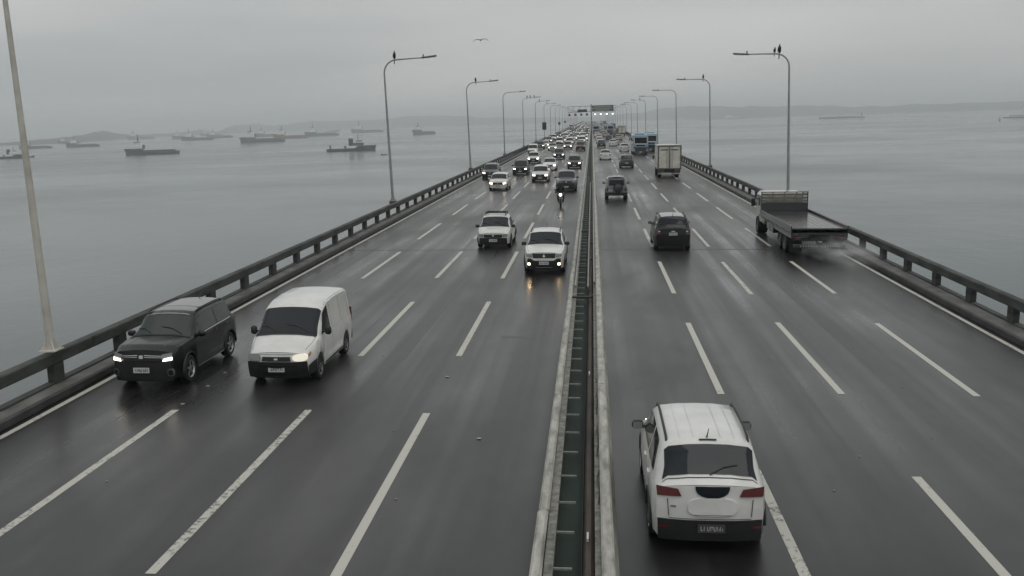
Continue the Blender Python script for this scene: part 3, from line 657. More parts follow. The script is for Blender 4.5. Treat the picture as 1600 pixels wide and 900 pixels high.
class Body:
    """A car body as a lofted skin: y runs from the tail (0) to the nose (L); parts are patches of the same skin."""
    def __init__(s, L, W, top, belt, width, ra, wb, wr=0.32, sill=0.24, th=0.17, crown=0.03, cf=0.22, crr=0.12, rakef=0.10, raker=0.05, rz=0.62, root=None):
        s.L, s.W, s.top, s.belt, s.width, s.axles, s.wr, s.sill, s.th, s.crown = L, W, top, belt, width, (ra, ra+wb), wr, sill, th, crown
        s.cf, s.cr, s.rakef, s.raker, s.rz = cf, crr, rakef, raker, rz; s.root = root
    def sec(s, y):
        w = itp(s.width, y)*s.W/2; zb = itp(s.belt, y); zt = max(itp(s.top, y), zb+0.02); zs = s.sill; inarch = False; ar = s.wr+0.055
        for yc in s.axles:
            if abs(y-yc) < ar: zs = max(zs, s.wr+math.sqrt(ar*ar-(y-yc)**2)); inarch = True
        g = clamp((zt-zb)/0.30); z2 = max(s.sill+0.5*(zb-s.sill), zs+0.04)
        z3 = max(z2+0.03, zb-0.11)
        x5 = w*lerp(.935, .955-s.th, g); z5 = lerp(zb+.4*(zt-zb), zt-.085, g)
        x6 = x5-w*lerp(.10, .10, g); z6 = lerp(zb+.85*(zt-zb), zt-.012, g)
        return [(w*.80, zs if inarch else zs-.03), (w*.965, zs), (w, z2), (w*.99, z3), (w*.955, zb), (x5, z5), (x6, z6), (x6*.5, zt+s.crown*.75), (0, zt+s.crown)]
    def warp(s, x, y, z):
        w = s.W/2; q = abs(x/w)**2.6; tf = sstep(s.L-1.0, s.L, y); tr = sstep(0.7, 0, y)
        y -= tf*(s.cf*q + s.rakef*max(0, abs(z-s.rz)/.4)**1.6)
        y += tr*(s.cr*q + s.raker*max(0, abs(z-s.rz)/.5)**1.6)
        return Vector((x, y, z))
    def P(s, y, k, sg=1):
        sc_ = s.sec(y)
        if k > 8: k, sg = 16-k, -sg
        i = min(7, int(k)); t = k-i; a, b = sc_[i], sc_[i+1]
        return s.warp(sg*lerp(a[0], b[0], t), y, lerp(a[1], b[1], t))
    def stations(s):
        ys = {0, s.L, .05, s.L-.05, .15, s.L-.15}
        for pl in (s.top, s.belt, s.width): ys |= {p[0] for p in pl}
        ar = s.wr+.055
        for yc in s.axles: ys |= {yc+ar*c for c in (-1.001, -.985, -.9, -.7, -.4, 0, .4, .7, .9, .985, 1.001)}
        ys = sorted(round(clamp(y, 0, s.L), 4) for y in ys); out = [ys[0]]
        for y in ys[1:]:
            if y-out[-1] < .004: continue
            n = int((y-out[-1])/.09)+1; a = out[-1]; out += [lerp(a, y, k/n) for k in range(1, n+1)]
        return out
    def build(s, m, name='body'):
        ys = s.stations(); mb = MB()
        G = [[s.P(y, k) for k in range(17)] for y in ys]
        mb.grid(G)
        for y, fl in ((s.L, True), (0, False)):
            sc_ = s.sec(y); rows = []
            for k in range(7):
                x, z = sc_[k]; rows.append([s.warp(x*u, y, z+(s.crown*(1-abs(u)**2) if k == 6 else 0)) for u in (-1, -.5, 0, .5, 1)])
            mb.grid(rows, flip=fl)
        o = mb.build(name, m, s.root, 42, False)
        MB().box((0, s.L/2, s.sill+.14), (s.W*.74, s.L*.93, .36)).build('underbody', UNDER, s.root, None, False)
        return o
    def patch(s, name, m, c, parent=None, n=(6, 6), off=.006, mirror=False):
        """c: corners (y, k) of the four patch corners, counter-clockwise"""
        mb = MB()
        for sg in ((1, -1) if mirror == 'both' else ((-1,) if mirror else (1,))):
            G = []
            for i in range(n[0]+1):
                u = i/n[0]; row = []
                for j in range(n[1]+1):
                    v = j/n[1]
                    y = lerp(lerp(c[0][0], c[1][0], u), lerp(c[3][0], c[2][0], u), v); k = lerp(lerp(c[0][1], c[1][1], u), lerp(c[3][1], c[2][1], u), v)
                    p = s.P(y, k, sg); e = .01
                    du = s.P(min(s.L, y+e), k, sg)-s.P(max(0, y-e), k, sg); dv = s.P(y, min(16, k+e), sg)-s.P(y, max(0, k-e), sg)
                    nn = du.cross(dv)
                    if nn.length > 1e-9:
                        nn.normalize()
                        if nn.z < -.3 or nn.x*p.x < -1e-4: nn = -nn
                    row.append(p+nn*off)
                G.append(row)
            mb.grid(G, flip=sg < 0)
        return mb.build(name, m, parent or s.root, 50, False)
    def face(s, name, m, c, front=True, parent=None, n=(5, 3), off=.007, thick=.0):
        """patch on the nose or tail; c: corners (x, z)"""
        y = s.L if front else 0; sg = 1 if front else -1; G = []
        for i in range(n[0]+1):
            u = i/n[0]; row = []
            for j in range(n[1]+1):
                v = j/n[1]; x = lerp(lerp(c[0][0], c[1][0], u), lerp(c[3][0], c[2][0], u), v); z = lerp(lerp(c[0][1], c[1][1], u), lerp(c[3][1], c[2][1], u), v)
                row.append(s.warp(x, y, z)+Vector((0, sg*(off+thick), 0)))
            G.append(row)
        mb = MB().grid(G, flip=front)
        if thick:
            B = [[p-Vector((0, sg*thick*1.5, 0)) for p in r] for r in G]
            for e1, e2 in ((G[0], B[0]), (G[-1], B[-1]), ([r[0] for r in G], [r[0] for r in B]), ([r[-1] for r in G], [r[-1] for r in B])): mb.grid([e1, e2])
        return mb.build(name, m, parent or s.root, 50, False)

def wheel_mesh(r, w, rimm, spokes=5):
    t = MB().lathe_x([(r*.66, -w/2), (r*.93, -w/2), (r, -w*.36), (r, w*.36), (r*.93, w/2), (r*.66, w/2)], n=22)
    rim = MB().lathe_x([(r*.68, w*.5), (r*.64, w*.40), (r*.60, w*.30)], n=22).lathe_x([(r*.62, w*.22), (0.001, w*.22)], n=22, m=1)
    for k in range(spokes):
        M = Matrix.Rotation(2*math.pi*k/spokes, 3, 'X'); c = M @ Vector((w*.36, 0, r*.34)); rim.box(c, (w*.12, r*.15, r*.60), M=M)
    rim.lathe_x([(r*.16, w*.30), (r*.15, w*.46), (0.001, w*.47)], n=12)
    return t, rim
WM = {}
def add_wheels(root, axles, track, r, w=.21, rimm=None, spokes=5, dual=()):
    rimm = rimm or ALLOY; key = (r, w, rimm.name, spokes)
    if key not in WM:
        t, rim = wheel_mesh(r, w, rimm, spokes)
        WM[key] = (t.build('wheel', RUBBER, None, 40, False).data, rim.build('rim', [rimm, UNDER], None, 40, False).data)
    tm, rm_ = WM[key]
    for i, y in enumerate(axles):
        for sg in (-1, 1):
            o = inst('wheel', tm, root, (sg*(track/2-w/2), y, r), (0, 0, 0 if sg > 0 else math.pi), link=False)
            inst('rim', rm_, o, link=False)
def plate(root, c, w=.40, h=.13, front=True, m=None, ink=None, tilt=0, strokes=7):
    sg = 1 if front else -1
    p = MB().box((0, 0, 0), (w, .012, h)).build('number_plate', m or PLATE, root, None, False); p.location = c; p.rotation_euler = (R(tilt), 0, 0)
    mb = MB(); rr = random.Random(int(c[0]*99+c[2]*999+w*77))
    for k in range(strokes):
        x = (k-(strokes-1)/2)*w*.118; hh = h*.5
        mb.box((x-.012, sg*.008, 0), (.012, .004, hh)); 
        if rr.random() < .75: mb.box((x+.005, sg*.008, rr.choice((-1, 0, 1))*hh*.42), (.025, .004, .014))
        if rr.random() < .6: mb.box((x+.018, sg*.008, rr.choice((-.2, .2))*hh), (.010, .004, hh*.6))
    mb.build('plate_marks', ink or INK, p, None, False)
    return p
def mirrors(B, y, z, m, arm=.17, size=(.20, .11, .15)):
    for sg in (-1, 1):
        x = sg*(itp(B.width, y)*B.W/2*.97+arm)
        o = MB().box((x, y, z), size, ch=.04).build('mirror', m, B.root, 50, False)
        MB().box((x-sg*(arm*.55+.04), y-.02, z-.03), (arm*.9, .06, .04)).build('mirror_arm', PLASTIC, o, None, False)
        MB().box((x, y-size[1]/2-.003, z), (size[0]*.8, .006, size[2]*.75)).build('mirror_glass', LAMP_OFF, o, None, False)
def wipers(B, yc, k0=5.6):
    for a, b in ((7.2, 5.9), (9.6, 7.9)):
        pts = [B.P(yc-.03, a)+Vector((0, .01, .02)), B.P(yc-.16, (a+b)/2)+Vector((0, .01, .022)), B.P(yc-.20, b)+Vector((0, .01, .02))]
        MB().tube(pts, .012, 5).build('wiper', PLASTIC, B.root, None, False)
def seams(B, ys, k0=1.1, k1=4.0):
    for y in ys:
        for sg in (False, True): B.patch('door_seam', SEAM, ((y-.006, k0), (y+.006, k0), (y+.006, k1), (y-.006, k1)), mirror=sg, n=(1, 12), off=.007)
def handles(B, ys, m):
    for y in ys:
        for sg in (1, -1):
            p = B.P(y, 3.3, sg); MB().box((p.x+sg*.012, y, p.z), (.03, .17, .03), ch=.01).build('door_handle', m, B.root, None, False)
def side_windows(B, spans, k0=4.10, k1=4.92, m=None):
    for c in spans:
        for sg in (False, True): B.patch('side_window', m or GLASS, ((c[0], k0), (c[1], k0), (c[2], k1), (c[3], k1)), mirror=sg, n=(5, 3), off=.005)

def face_poly(B, name, m, pts, front=True, parent=None, off=.02, thick=.012):
    y = B.L if front else 0; sg = 1 if front else -1
    a = [B.warp(x, y, z)+Vector((0, sg*off, 0)) for x, z in pts]; c = [p-Vector((0, sg*(thick+off), 0)) for p in a]; n = len(a)
    cen = sum(a, Vector())/n+Vector((0, sg*.012, 0))
    mb = MB().add(a+c+[cen], [(i, (i+1) % n, 2*n) for i in range(n)]+[(i, i+n, (i+1) % n+n, (i+1) % n) for i in range(n)])
    return mb.build(name, m, parent or B.root, 40, False)
def superell(cx, cz, rx, rz, n=16, e=2.8, a0=0, a1=360):
    out = []
    for k in range(n+1 if a1-a0 < 360 else n):
        t = R(a0+(a1-a0)*k/n); c, s_ = math.cos(t), math.sin(t)
        out.append((cx+rx*math.copysign(abs(c)**(2/e), c), cz+rz*math.copysign(abs(s_)**(2/e), s_)))
    return out
def new(name): r = empty(name, False); PROTO.append(r); return r

# ---- crossover / hatchback family ------------------------------------------------
def crossover(p, m, L=4.2, W=1.78, H=1.63, wb=2.55, ra=.78, hood=.96, beltz=.99, style='suv', clad=True, lamp=None, rails=True, rim=None, wr=.33, glass=None, detail=2, rack=False, grille='wide', plates=True, roof_m=None, rear_cut=.50, foglit=False, tail=None, rb=.50, mirror_m=None):
    lamp = lamp or LAMP_ON; glass = glass or GLASS
    zr = H
    if style == 'sedan':
        top = [(0, beltz-.06), (.06, beltz+.02), (.62, beltz+.07), (1.30, zr-.05), (1.75, zr), (2.35, zr-.01), (2.62, zr-.06), (3.32, beltz+.04), (L-.25, hood-.08), (L, hood-.20)]; rw = (.66, 1.26); wy = (2.64, 3.30)
    elif style == 'pickup':
        top = [(0, beltz), (1.50, beltz+.02), (1.62, beltz+.05), (1.78, zr-.08), (2.05, zr), (2.70, zr-.02), (2.95, zr-.08), (3.55, beltz+.05), (L-.25, hood-.04), (L, hood-.14)]; rw = (1.64, 1.76); wy = (2.97, 3.53)
    else:
        top = [(0, beltz+.02), (.07, beltz+.09), (rear_cut-.06, zr-.10), (rear_cut+.06, zr-.035), (1.1, zr), (2.0, zr), (2.42, zr-.04), (2.62, zr-.10), (3.20, beltz+.05), (L-.22, hood-.02), (L, hood-.12)]; rw = (.09, rear_cut-.04); wy = (2.64, 3.18)
    if style == 'hatch': top = [(y*L/4.2, z) for y, z in top]; rw = tuple(y*L/4.2 for y in rw); wy = tuple(y*L/4.2 for y in wy)
    belt = [(0, beltz-.02), (.6, beltz+.02), (wy[1]-.3, beltz), (wy[1]+.05, beltz-.0), (L-.25, hood-.10), (L, hood-.20)]
    width = [(0, .90), (.22, .965), (.8, 1), (L-1.2, 1), (L-.45, .96), (L, .86)]
    B = Body(L, W, top, belt, width, ra, wb, wr, sill=.26, root=p, cf=.17, rakef=.06)
    B.build(m)
    add_wheels(p, B.axles, W*.985, wr, rimm=rim or ALLOY)
    B.patch('windshield', glass, ((wy[1], 5.15), (wy[1], 10.85), (wy[0], 10.7), (wy[0], 5.3)), n=(30, 8), off=.012)
    B.patch('rear_window', glass, ((rw[0]+.02, 5.04), (rw[0]+.02, 10.96), (rw[1], 10.8), (rw[1], 5.2)), n=(30, 8), off=.012)
    ym = (wy[0]+rw[1])/2 if style != 'pickup' else None
    if style == 'pickup': side_windows(B, [(1.86, wy[1]-.22, wy[0]+.02, 1.92)], m=glass); B.patch('bed_cover', PLASTIC, ((.12, 4.8), (1.44, 4.8), (1.44, 11.2), (.12, 11.2)), n=(3, 8), off=.012)
    else:
        b0 = rw[1]+.02 if style != 'sedan' else rw[1]-.35
        side_windows(B, [(b0+.12, ym-.05, ym-.05, b0+.42), (ym+.05, wy[1]-.20, wy[0]+.0, ym+.05)], m=glass)
    if roof_m: B.patch('roof_panel', roof_m, ((rear_cut+.08, 5.9), (wy[0]-.05, 5.9), (wy[0]-.05, 10.1), (rear_cut+.08, 10.1)), n=(8, 8), off=.004)
    w2 = W/2; zl = hood-.25
    # nose
    if clad:
        B.face('front_bumper', PLASTIC, ((-w2*.83, .225), (w2*.83, .225), (w2*.80, zl-.12), (-w2*.80, zl-.12)), n=(10, 3), off=.012, thick=.01)
        B.face('rear_bumper', PLASTIC, ((-w2*.87, .225), (w2*.87, .225), (w2*.88, rb), (-w2*.88, rb)), False, n=(10, 3), off=.012, thick=.012)
        for yc in B.axles:
            for sg in (-1, 1):
                pts = []
                for k in range(11):
                    a = math.pi*k/10; rr_ = wr+.075; pts.append((sg*(itp(width, yc)*w2*.985), yc+rr_*math.cos(a), wr+rr_*math.sin(a)))
                MB().tube(pts, .030, 6).build('arch_trim', PLASTIC, p, 50, False)
    gw = .52 if grille == 'wide' else .40
    B.face('grille', PLASTIC, ((-w2*gw, zl-.10), (w2*gw, zl-.10), (w2*(gw+.03), zl+.06), (-w2*(gw+.03), zl+.06)), n=(8, 2), off=.014, thick=.006)
    B.face('badge', CHROME, ((-.05, zl-.04), (.05, zl-.04), (.05, zl+.04), (-.05, zl+.04)), n=(2, 2), off=.03)
    for sg in (-1, 1):
        c = ((sg*w2*.56, zl-.06), (sg*w2*.845, zl-.03), (sg*w2*.845, zl+.085), (sg*w2*.58, zl+.06))
        B.face('headlight', lamp, c if sg > 0 else c[::-1], n=(4, 3), off=.016, thick=.006)
        if foglit: B.face('fog_light', FOG_ON, ((sg*w2*.72-.05, .42), (sg*w2*.72+.05, .42), (sg*w2*.72+.05, .49), (sg*w2*.72-.05, .49)), n=(2, 2), off=.03)
        c = tuple((sg*x, z) for x, z in tail) if tail else ((sg*w2*.62, beltz-.26), (sg*w2*.885, beltz-.24), (sg*w2*.885, beltz-.06), (sg*w2*.66, beltz-.10))
        B.face('taillight', TAIL, c if sg < 0 else c[::-1], False, n=(4, 3), off=.014, thick=.006)
    if plates:
        py = B.warp(0, L, .42).y; plate(p, (0, py+.03, .44))
        py = B.warp(0, 0, .62).y; plate(p, (0, py-.025, .66), front=False)
    mirrors(B, wy[1]-.33, beltz+.05, mirror_m or (m if style != 'pickup' else PLASTIC), arm=.09)
    if detail > 1: wipers(B, wy[1]); 
    seams(B, (wy[1]-.02, ym or 1.82, (rw[1]+.28) if style == 'suv' else 1.8))
    handles(B, ((ym or 1.9)+.17, (rw[1]+.5) if style == 'suv' else 1.95), m)
    if detail > 1:
        ys_ = (L-.10, wy[1]+.06)
        for sg in (False, True): B.patch('hood_seam', SEAM, ((ys_[0], 5.55), (ys_[1], 5.25), (ys_[1], 5.31), (ys_[0], 5.61)), mirror=sg, n=(8, 1), off=.006)
        B.patch('cowl', PLASTIC, ((wy[1]+.005, 5.3), (wy[1]+.005, 10.7), (wy[1]+.055, 10.7), (wy[1]+.055, 5.3)), n=(24, 1), off=.010)
    if rails:
        for sg in (1, -1):
            pts = [B.P(y, 5.75, sg)+Vector((0, 0, .045 if 0 < i < 6 else .0)) for i, y in enumerate([lerp(rw[1]+.18, wy[0]-.12, t) for t in (0, .06, .25, .5, .75, .94, 1)])]
            MB().tube(pts, .02, 6).build('roof_rail', PLASTIC, p, 50, False)
    pt = B.P(rw[1]+.22 if style != 'pickup' else 2.0, 8); MB().tube([pt, pt+Vector((0, -.06, .05)), pt+Vector((0, -.22, .20))], [.016, .01, .005], 5).build('antenna', PLASTIC, p, None, False)
    if rack:
        a, b = wy[0]-.15, 1.95
        for y in (a, (a+b)/2, b): MB().box((0, y, H+.12), (W*.62, .05, .035)).build('rack_bar', PLASTIC, p, None, False)
        for sg in (-1, 1):
            MB().box((sg*W*.30, (a+b)/2, H+.13), (.035, abs(a-b)+.1, .035)).build('rack_rail', PLASTIC, p, None, False)
            for y in (a, b): MB().box((sg*W*.30, y, H+.05), (.04, .05, .14)).build('rack_foot', PLASTIC, p, None, False)
    return B

# near white crossover seen from behind
eco = new('crossover_car')
B = crossover(eco, P_WHITE, L=4.05, W=1.73, H=1.62, hood=1.0, beltz=1.03, wr=.33, rear_cut=.44, plates=False, rails=True, rb=.55, mirror_m=PLASTIC, tail=((.42, .91), (.77, .90), (.785, 1.045), (.47, 1.015)))
face_poly(B, 'tailgate_recess', GLASS, superell(.03, 1.055, .25, .165, 14, 2.4, 180, 360), False, off=.012, thick=.004)
o = face_poly(B, 'spare_cover', P_WHITE, superell(.03, .755, .36, .135, 20, 3.2), False, off=.022, thick=.02)
B.face('plate_recess', PLASTIC, ((-.24, .645), (.30, .645), (.30, .652), (-.24, .652)), False, n=(6, 1), off=.05)
for sg in (-1, 1):
    B.face('tailgate_seam', SEAM, ((sg*.60-.006, .60), (sg*.60+.006, .60), (sg*.62+.006, .86), (sg*.62-.006, .86)), False, n=(1, 5), off=.008)
    B.face('reflector', TAIL, ((sg*.68-.07, .42), (sg*.68+.07, .42), (sg*.68+.07, .46), (sg*.68-.07, .46)), False, n=(2, 2), off=.032)
B.face('emblem', CHROME, ((-.58, .74), (-.50, .74), (-.50, .765), (-.58, .765)), False, n=(2, 1), off=.012)
B.patch('brake_light', PLASTIC, ((.47, 7.55), (.47, 8.45), (.50, 8.45), (.50, 7.55)), n=(6, 1), off=.012)
B.face('tailgate_sill', SEAM, ((-.60, .565), (.60, .565), (.60, .574), (-.60, .574)), False, n=(10, 1), off=.010)
B.patch('tailgate_gap', SEAM, ((.075, 5.05), (.075, 10.95), (.083, 10.95), (.083, 5.05)), n=(24, 1), off=.006)
pw = [B.P(.10, 8)+Vector((0, -.015, .015)), B.P(.17, 7.3)+Vector((0, -.02, .02)), B.P(.20, 6.6)+Vector((0, -.02, .02))]
MB().tube(pw, .011, 5).build('rear_wiper', PLASTIC, eco, None, False)
for sg in (1, -1):
    for k_ in (6.6, 7.3): B.patch('roof_rib', P_OFFWHITE, ((.62, k_), (2.35, k_), (2.35, k_+.035), (.62, k_+.035)), mirror=sg < 0, n=(8, 1), off=.009)
plate(eco, (.02, B.warp(0, 0, .42).y-.03, .43), front=False, m=PLATE_D, ink=INK_L)

# near black crossover with lit split headlights
blk = new('crossover_car')
B = crossover(blk, P_BLACK, L=4.32, W=1.72, H=1.62, wb=2.66, hood=1.09, beltz=1.05, wr=.34, plates=False, glass=GLASS_T, lamp=LAMP_OFF, roof_m=paint('grey_roof', (0.16, 0.165, 0.165), .3))
w2 = .86
for sg in (-1, 1):
    c = ((sg*w2*.60, .735), (sg*w2*.85, .75), (sg*w2*.85, .82), (sg*w2*.64, .79)); B.face('lower_headlight', LAMP_ON, c if sg > 0 else c[::-1], n=(4, 3), off=.032, thick=.01)
    c = ((sg*w2*.10, .875), (sg*w2*.62, .85), (sg*w2*.62, .868), (sg*w2*.10, .895)); B.face('chrome_strip', CHROME, c if sg > 0 else c[::-1], n=(6, 1), off=.035, thick=.01)
    c = ((sg*w2*.10, .835), (sg*w2*.60, .815), (sg*w2*.60, .830), (sg*w2*.10, .85)); B.face('chrome_strip', CHROME, c if sg > 0 else c[::-1], n=(6, 1), off=.035, thick=.01)
for z in (.30, .345, .39): B.face('intake_bar', mat('intake_bar', (.05, .05, .05), .4), ((-.52, z), (.52, z), (.52, z+.014), (-.52, z+.014)), n=(8, 1), off=.034)
for sg in (-1, 1):
    face_poly(B, 'fog_surround', mat('satin_silver', (.20, .20, .20), .35, .6), superell(sg*.68, .44, .075, .10, 14), True, off=.030, thick=.02); face_poly(B, 'fog_lens', GLASS, superell(sg*.68, .44, .05, .07, 14), True, off=.045, thick=.01)
    B.patch('window_trim', CHROME, ((.6, 4.0), (3.0, 4.0), (3.0, 4.05), (.6, 4.05)), mirror=sg < 0, n=(10, 1), off=.010)
    B.patch('sill_strip', ALLOY, ((1.3, 1.02), (2.95, 1.02), (2.95, 1.10), (1.3, 1.10)), mirror=sg < 0, n=(6, 1), off=.012)
    B.patch('hood_crease', P_DKGREY, ((3.35, 6.5), (4.2, 6.35), (4.2, 6.42), (3.35, 6.6)), mirror=sg < 0, n=(6, 1), off=.012)
plate(blk, (0, B.warp(0, 4.32, .5).y+.045, .52))

# near white cargo van
van = new('cargo_van')
L_, W_ = 4.18, 1.74
top = [(0, 1.70), (.05, 1.77), (.5, 1.83), (1.5, 1.85), (2.2, 1.82), (2.48, 1.74), (2.62, 1.68), (3.32, 1.14), (3.42, 1.10), (3.98, .96), (L_, .84)]
belt = [(0, 1.06), (3.3, 1.06), (3.6, .98), (3.98, .86), (L_, .76)]
B = Body(L_, W_, top, belt, [(0, .965), (.15, 1), (3.2, 1), (3.75, .96), (L_, .85)], .72, 2.57, .31, .27, .105, .03, .20, .03, .12, .02, root=van)
B.build(P_WHITE); add_wheels(van, B.axles, W_*.97, .31, rimm=STEELRIM)
B.patch('windshield', GLASS, ((3.31, 5.15), (3.31, 10.85), (2.66, 10.7), (2.66, 5.3)), n=(30, 8), off=.016)
B.patch('windshield_surround', SEAM, ((3.335, 5.06), (3.335, 10.94), (2.635, 10.8), (2.635, 5.2)), n=(30, 8), off=.010)
side_windows(B, [(2.22, 3.06, 2.66, 2.26)], 4.06, 4.94)
for sg in (False, True):
    B.patch('side_groove_shade', mat('side_shadow_groove', (.35, .35, .34), .5), ((.15, 3.92), (2.1, 3.92), (2.1, 3.98), (.15, 3.98)), mirror=sg, n=(6, 1), off=.008)  # grey strip paints in the shadow of a groove along the side
    B.patch('roof_gutter', SEAM, ((.1, 5.35), (2.55, 5.35), (2.55, 5.42), (.1, 5.42)), mirror=sg, n=(8, 1), off=.004)
    B.patch('sill_trim', PLASTIC, ((.72+.38, .95), (2.90, .95), (2.90, 1.18), (1.10, 1.18)), mirror=sg, n=(6, 1), off=.012)
    B.patch('front_wing_trim', PLASTIC, ((3.70, 1.0), (L_-.02, 1.0), (L_-.02, 2.0), (3.70, 2.0)), mirror=sg, n=(4, 3), off=.012)
w2 = W_/2
B.face('front_bumper', PLASTIC, ((-w2*.86, .22), (w2*.86, .22), (w2*.85, .64), (-w2*.85, .64)), n=(12, 4), off=.03, thick=.02)
B.face('grille', PLASTIC, ((-.36, .66), (.36, .66), (.34, .765), (-.34, .765)), n=(6, 2), off=.02, thick=.01)
B.face('badge', CHROME, ((-.045, .695), (.045, .695), (.045, .735), (-.045, .735)), n=(2, 2), off=.045)
for sg in (-1, 1):
    face_poly(B, 'headlight', LAMP_DIM if sg < 0 else LAMP_OFF, superell(sg*.575, .735, .175, .088), True, off=.028, thick=.03)
    B.patch('turn_signal', AMBER, ((L_-.20, 3.2), (L_-.06, 3.2), (L_-.06, 3.8), (L_-.20, 3.8)), mirror=sg < 0, n=(2, 2), off=.008)
    B.face('taillight', TAIL, ((sg*w2*.90-.06, .8), (sg*w2*.90+.06, .8), (sg*w2*.90+.06, 1.2), (sg*w2*.90-.06, 1.2))[::-sg], False, n=(2, 3), off=.01)
    B.face('rear_bumper', PLASTIC, ((-w2*.95, .3), (w2*.95, .3), (w2*.95, .55), (-w2*.95, .55)), False, n=(8, 2), off=.03, thick=.02) if sg > 0 else None
for z in (.30, .36, .52): B.face('bumper_slot', UNDER, ((-.50, z), (.50, z), (.50, z+.03), (-.50, z+.03)), n=(8, 1), off=.053)
B.patch('cowl', PLASTIC, ((3.335, 5.3), (3.335, 10.7), (3.40, 10.7), (3.40, 5.3)), n=(24, 1), off=.012)
for sg in (False, True):
    B.patch('hood_seam', SEAM, ((L_-.12, 5.5), (3.40, 5.2), (3.40, 5.27), (L_-.12, 5.57)), mirror=sg, n=(8, 1), off=.008)
    for yy in (.32, 1.15, 2.05): B.patch('panel_groove', mat('groove_grey', (.22, .22, .21), .6), ((yy, 3.99), (yy+.018, 3.99), (yy+.018, 4.95), (yy, 4.95)), mirror=sg, n=(1, 6), off=.006)
B.face('hood_edge_seam', SEAM, ((-.62, .815), (.62, .815), (.62, .823), (-.62, .823)), n=(10, 1), off=.010)
plate(van, (0, B.warp(0, L_, .44).y+.055, .46)); mirrors(B, 2.92, 1.16, PLASTIC, .12, (.16, .10, .22)); wipers(B, 3.31); seams(B, (3.02, 2.2, .25)); handles(B, (2.36,), PLASTIC)
B.face('rear_door_seam', SEAM, ((-.006, .5), (.006, .5), (.006, 1.6), (-.006, 1.6)), False, n=(1, 4), off=.008)

# white pickup with roof rack, white pickup with wide black grille
pk1 = new('pickup_truck'); crossover(pk1, P_OFFWHITE, L=4.45, W=1.70, H=1.54, wb=2.72, ra=.85, hood=.93, beltz=.98, style='pickup', clad=True, lamp=LAMP_OFF, rails=False, rack=True, rim=STEELRIM, wr=.31)
pk2 = new('pickup_truck'); Bp = crossover(pk2, P_WHITE, L=4.68, W=1.72, H=1.66, wb=2.82, ra=.98, hood=1.05, beltz=1.08, style='pickup', clad=True, lamp=LAMP_OFF, rails=True, wr=.35, foglit=True, plates=False)
Bp.face('upper_grille', PLASTIC, ((-.34, .72), (.34, .72), (.50, .90), (-.50, .90)), n=(8, 2), off=.030, thick=.01); Bp.face('emblem', CHROME, ((-.06, .78), (0, .72), (.06, .78), (0, .88)), n=(2, 2), off=.05)
Bp.face('bumper_blade', P_WHITE, ((-.40, .60), (.40, .60), (.56, .70), (-.56, .70)), n=(6, 2), off=.03, thick=.01); plate(pk2, (0, Bp.warp(0, 4.68, .5).y+.05, .50)); Bp.face('skid_plate', ALLOY, ((-.35, .30), (.35, .30), (.35, .33), (-.35, .33)), n=(6, 1), off=.04)
# family cars for the middle distance
suv_on = new('suv'); crossover(suv_on, P_WHITE, lamp=LAMP_ON, detail=1)
hat_on = new('hatchback'); crossover(hat_on, P_WHITE, L=3.95, W=1.72, H=1.50, wb=2.5, ra=.70, hood=.90, beltz=.94, style='hatch', clad=False, lamp=LAMP_ON, rails=False, wr=.30, detail=1)
sed_on = new('sedan'); crossover(sed_on, P_WHITE, L=4.35, W=1.73, H=1.48, wb=2.55, ra=.95, hood=.90, beltz=.95, style='sedan', clad=False, lamp=LAMP_ON, rails=False, wr=.31, detail=1)
pku_on = new('pickup_truck'); crossover(pku_on, P_GREY, L=4.9, W=1.82, H=1.74, wb=3.0, ra=1.05, hood=1.10, beltz=1.12, style='pickup', lamp=LAMP_OFF, rails=False, wr=.36, detail=1)
mpv = new('minivan'); Bm = crossover(mpv, P_BLACK, L=4.36, W=1.76, H=1.66, wb=2.62, hood=.98, beltz=1.04, wr=.32, rear_cut=.26, clad=False, plates=False, tail=((.60, .80), (.79, .80), (.79, .98), (.64, .96)), roof_m=paint('pale_roof', (0.34, 0.34, 0.33), .3), rails=True)  # roof panel gets a paler colour than the black body
plate(mpv, (0, Bm.warp(0, 0, .85).y-.02, .84), front=False); Bm.face('badge', CHROME, ((-.09, .945), (.09, .945), (.09, .985), (-.09, .985)), False, n=(2, 1), off=.02)
for sg in (-1, 1): Bm.face('reversing_light', TAILW, ((sg*.66-.05, .93), (sg*.66+.05, .93), (sg*.66+.05, .99), (sg*.66-.05, .99)), False, n=(2, 2), off=.024)
# off-roader with spare wheel
jeep = new('off_road_car')
top = [(0, 1.68), (.04, 1.74), (.3, 1.78), (1.9, 1.78), (2.15, 1.72), (2.50, 1.17), (2.6, 1.12), (3.7, 1.06), (3.9, .98)]; belt = [(0, 1.08), (2.4, 1.08), (2.6, 1.04), (3.9, .9)]
B = Body(3.9, 1.70, top, belt, [(0, .93), (.2, 1), (3.2, 1), (3.9, .86)], .66, 2.45, .37, .38, .12, .02, .06, .03, .03, .01, root=jeep)
B.build(paint('mid_grey', (.2, .205, .21))); add_wheels(jeep, B.axles, 1.74, .37, .26)
B.face('rear_window', GLASS, ((-.60, 1.14), (.60, 1.14), (.55, 1.58), (-.55, 1.58)), False, n=(4, 3), off=.01)
B.patch('windshield', GLASS, ((2.48, 5.15), (2.48, 10.85), (2.18, 10.65), (2.18, 5.35)), n=(8, 4)); side_windows(B, [(.2, 1.0, 1.0, .2), (1.1, 2.3, 2.1, 1.1)])
B.patch('roof_panel', P_SILVER, ((.05, 5.7), (2.0, 5.7), (2.0, 10.3), (.05, 10.3)), n=(6, 8), off=.006)
sp = inst('spare_wheel', WM[(.37, .26, 'wheel_alloy', 5)][0], jeep, (.12, -.16, .98), (0, 0, -math.pi/2), False); MB().lathe_x([(.3, .12), (.26, .14), (.001, .15)], n=20).build('spare_cover', P_DKGREY, sp, 40, False)
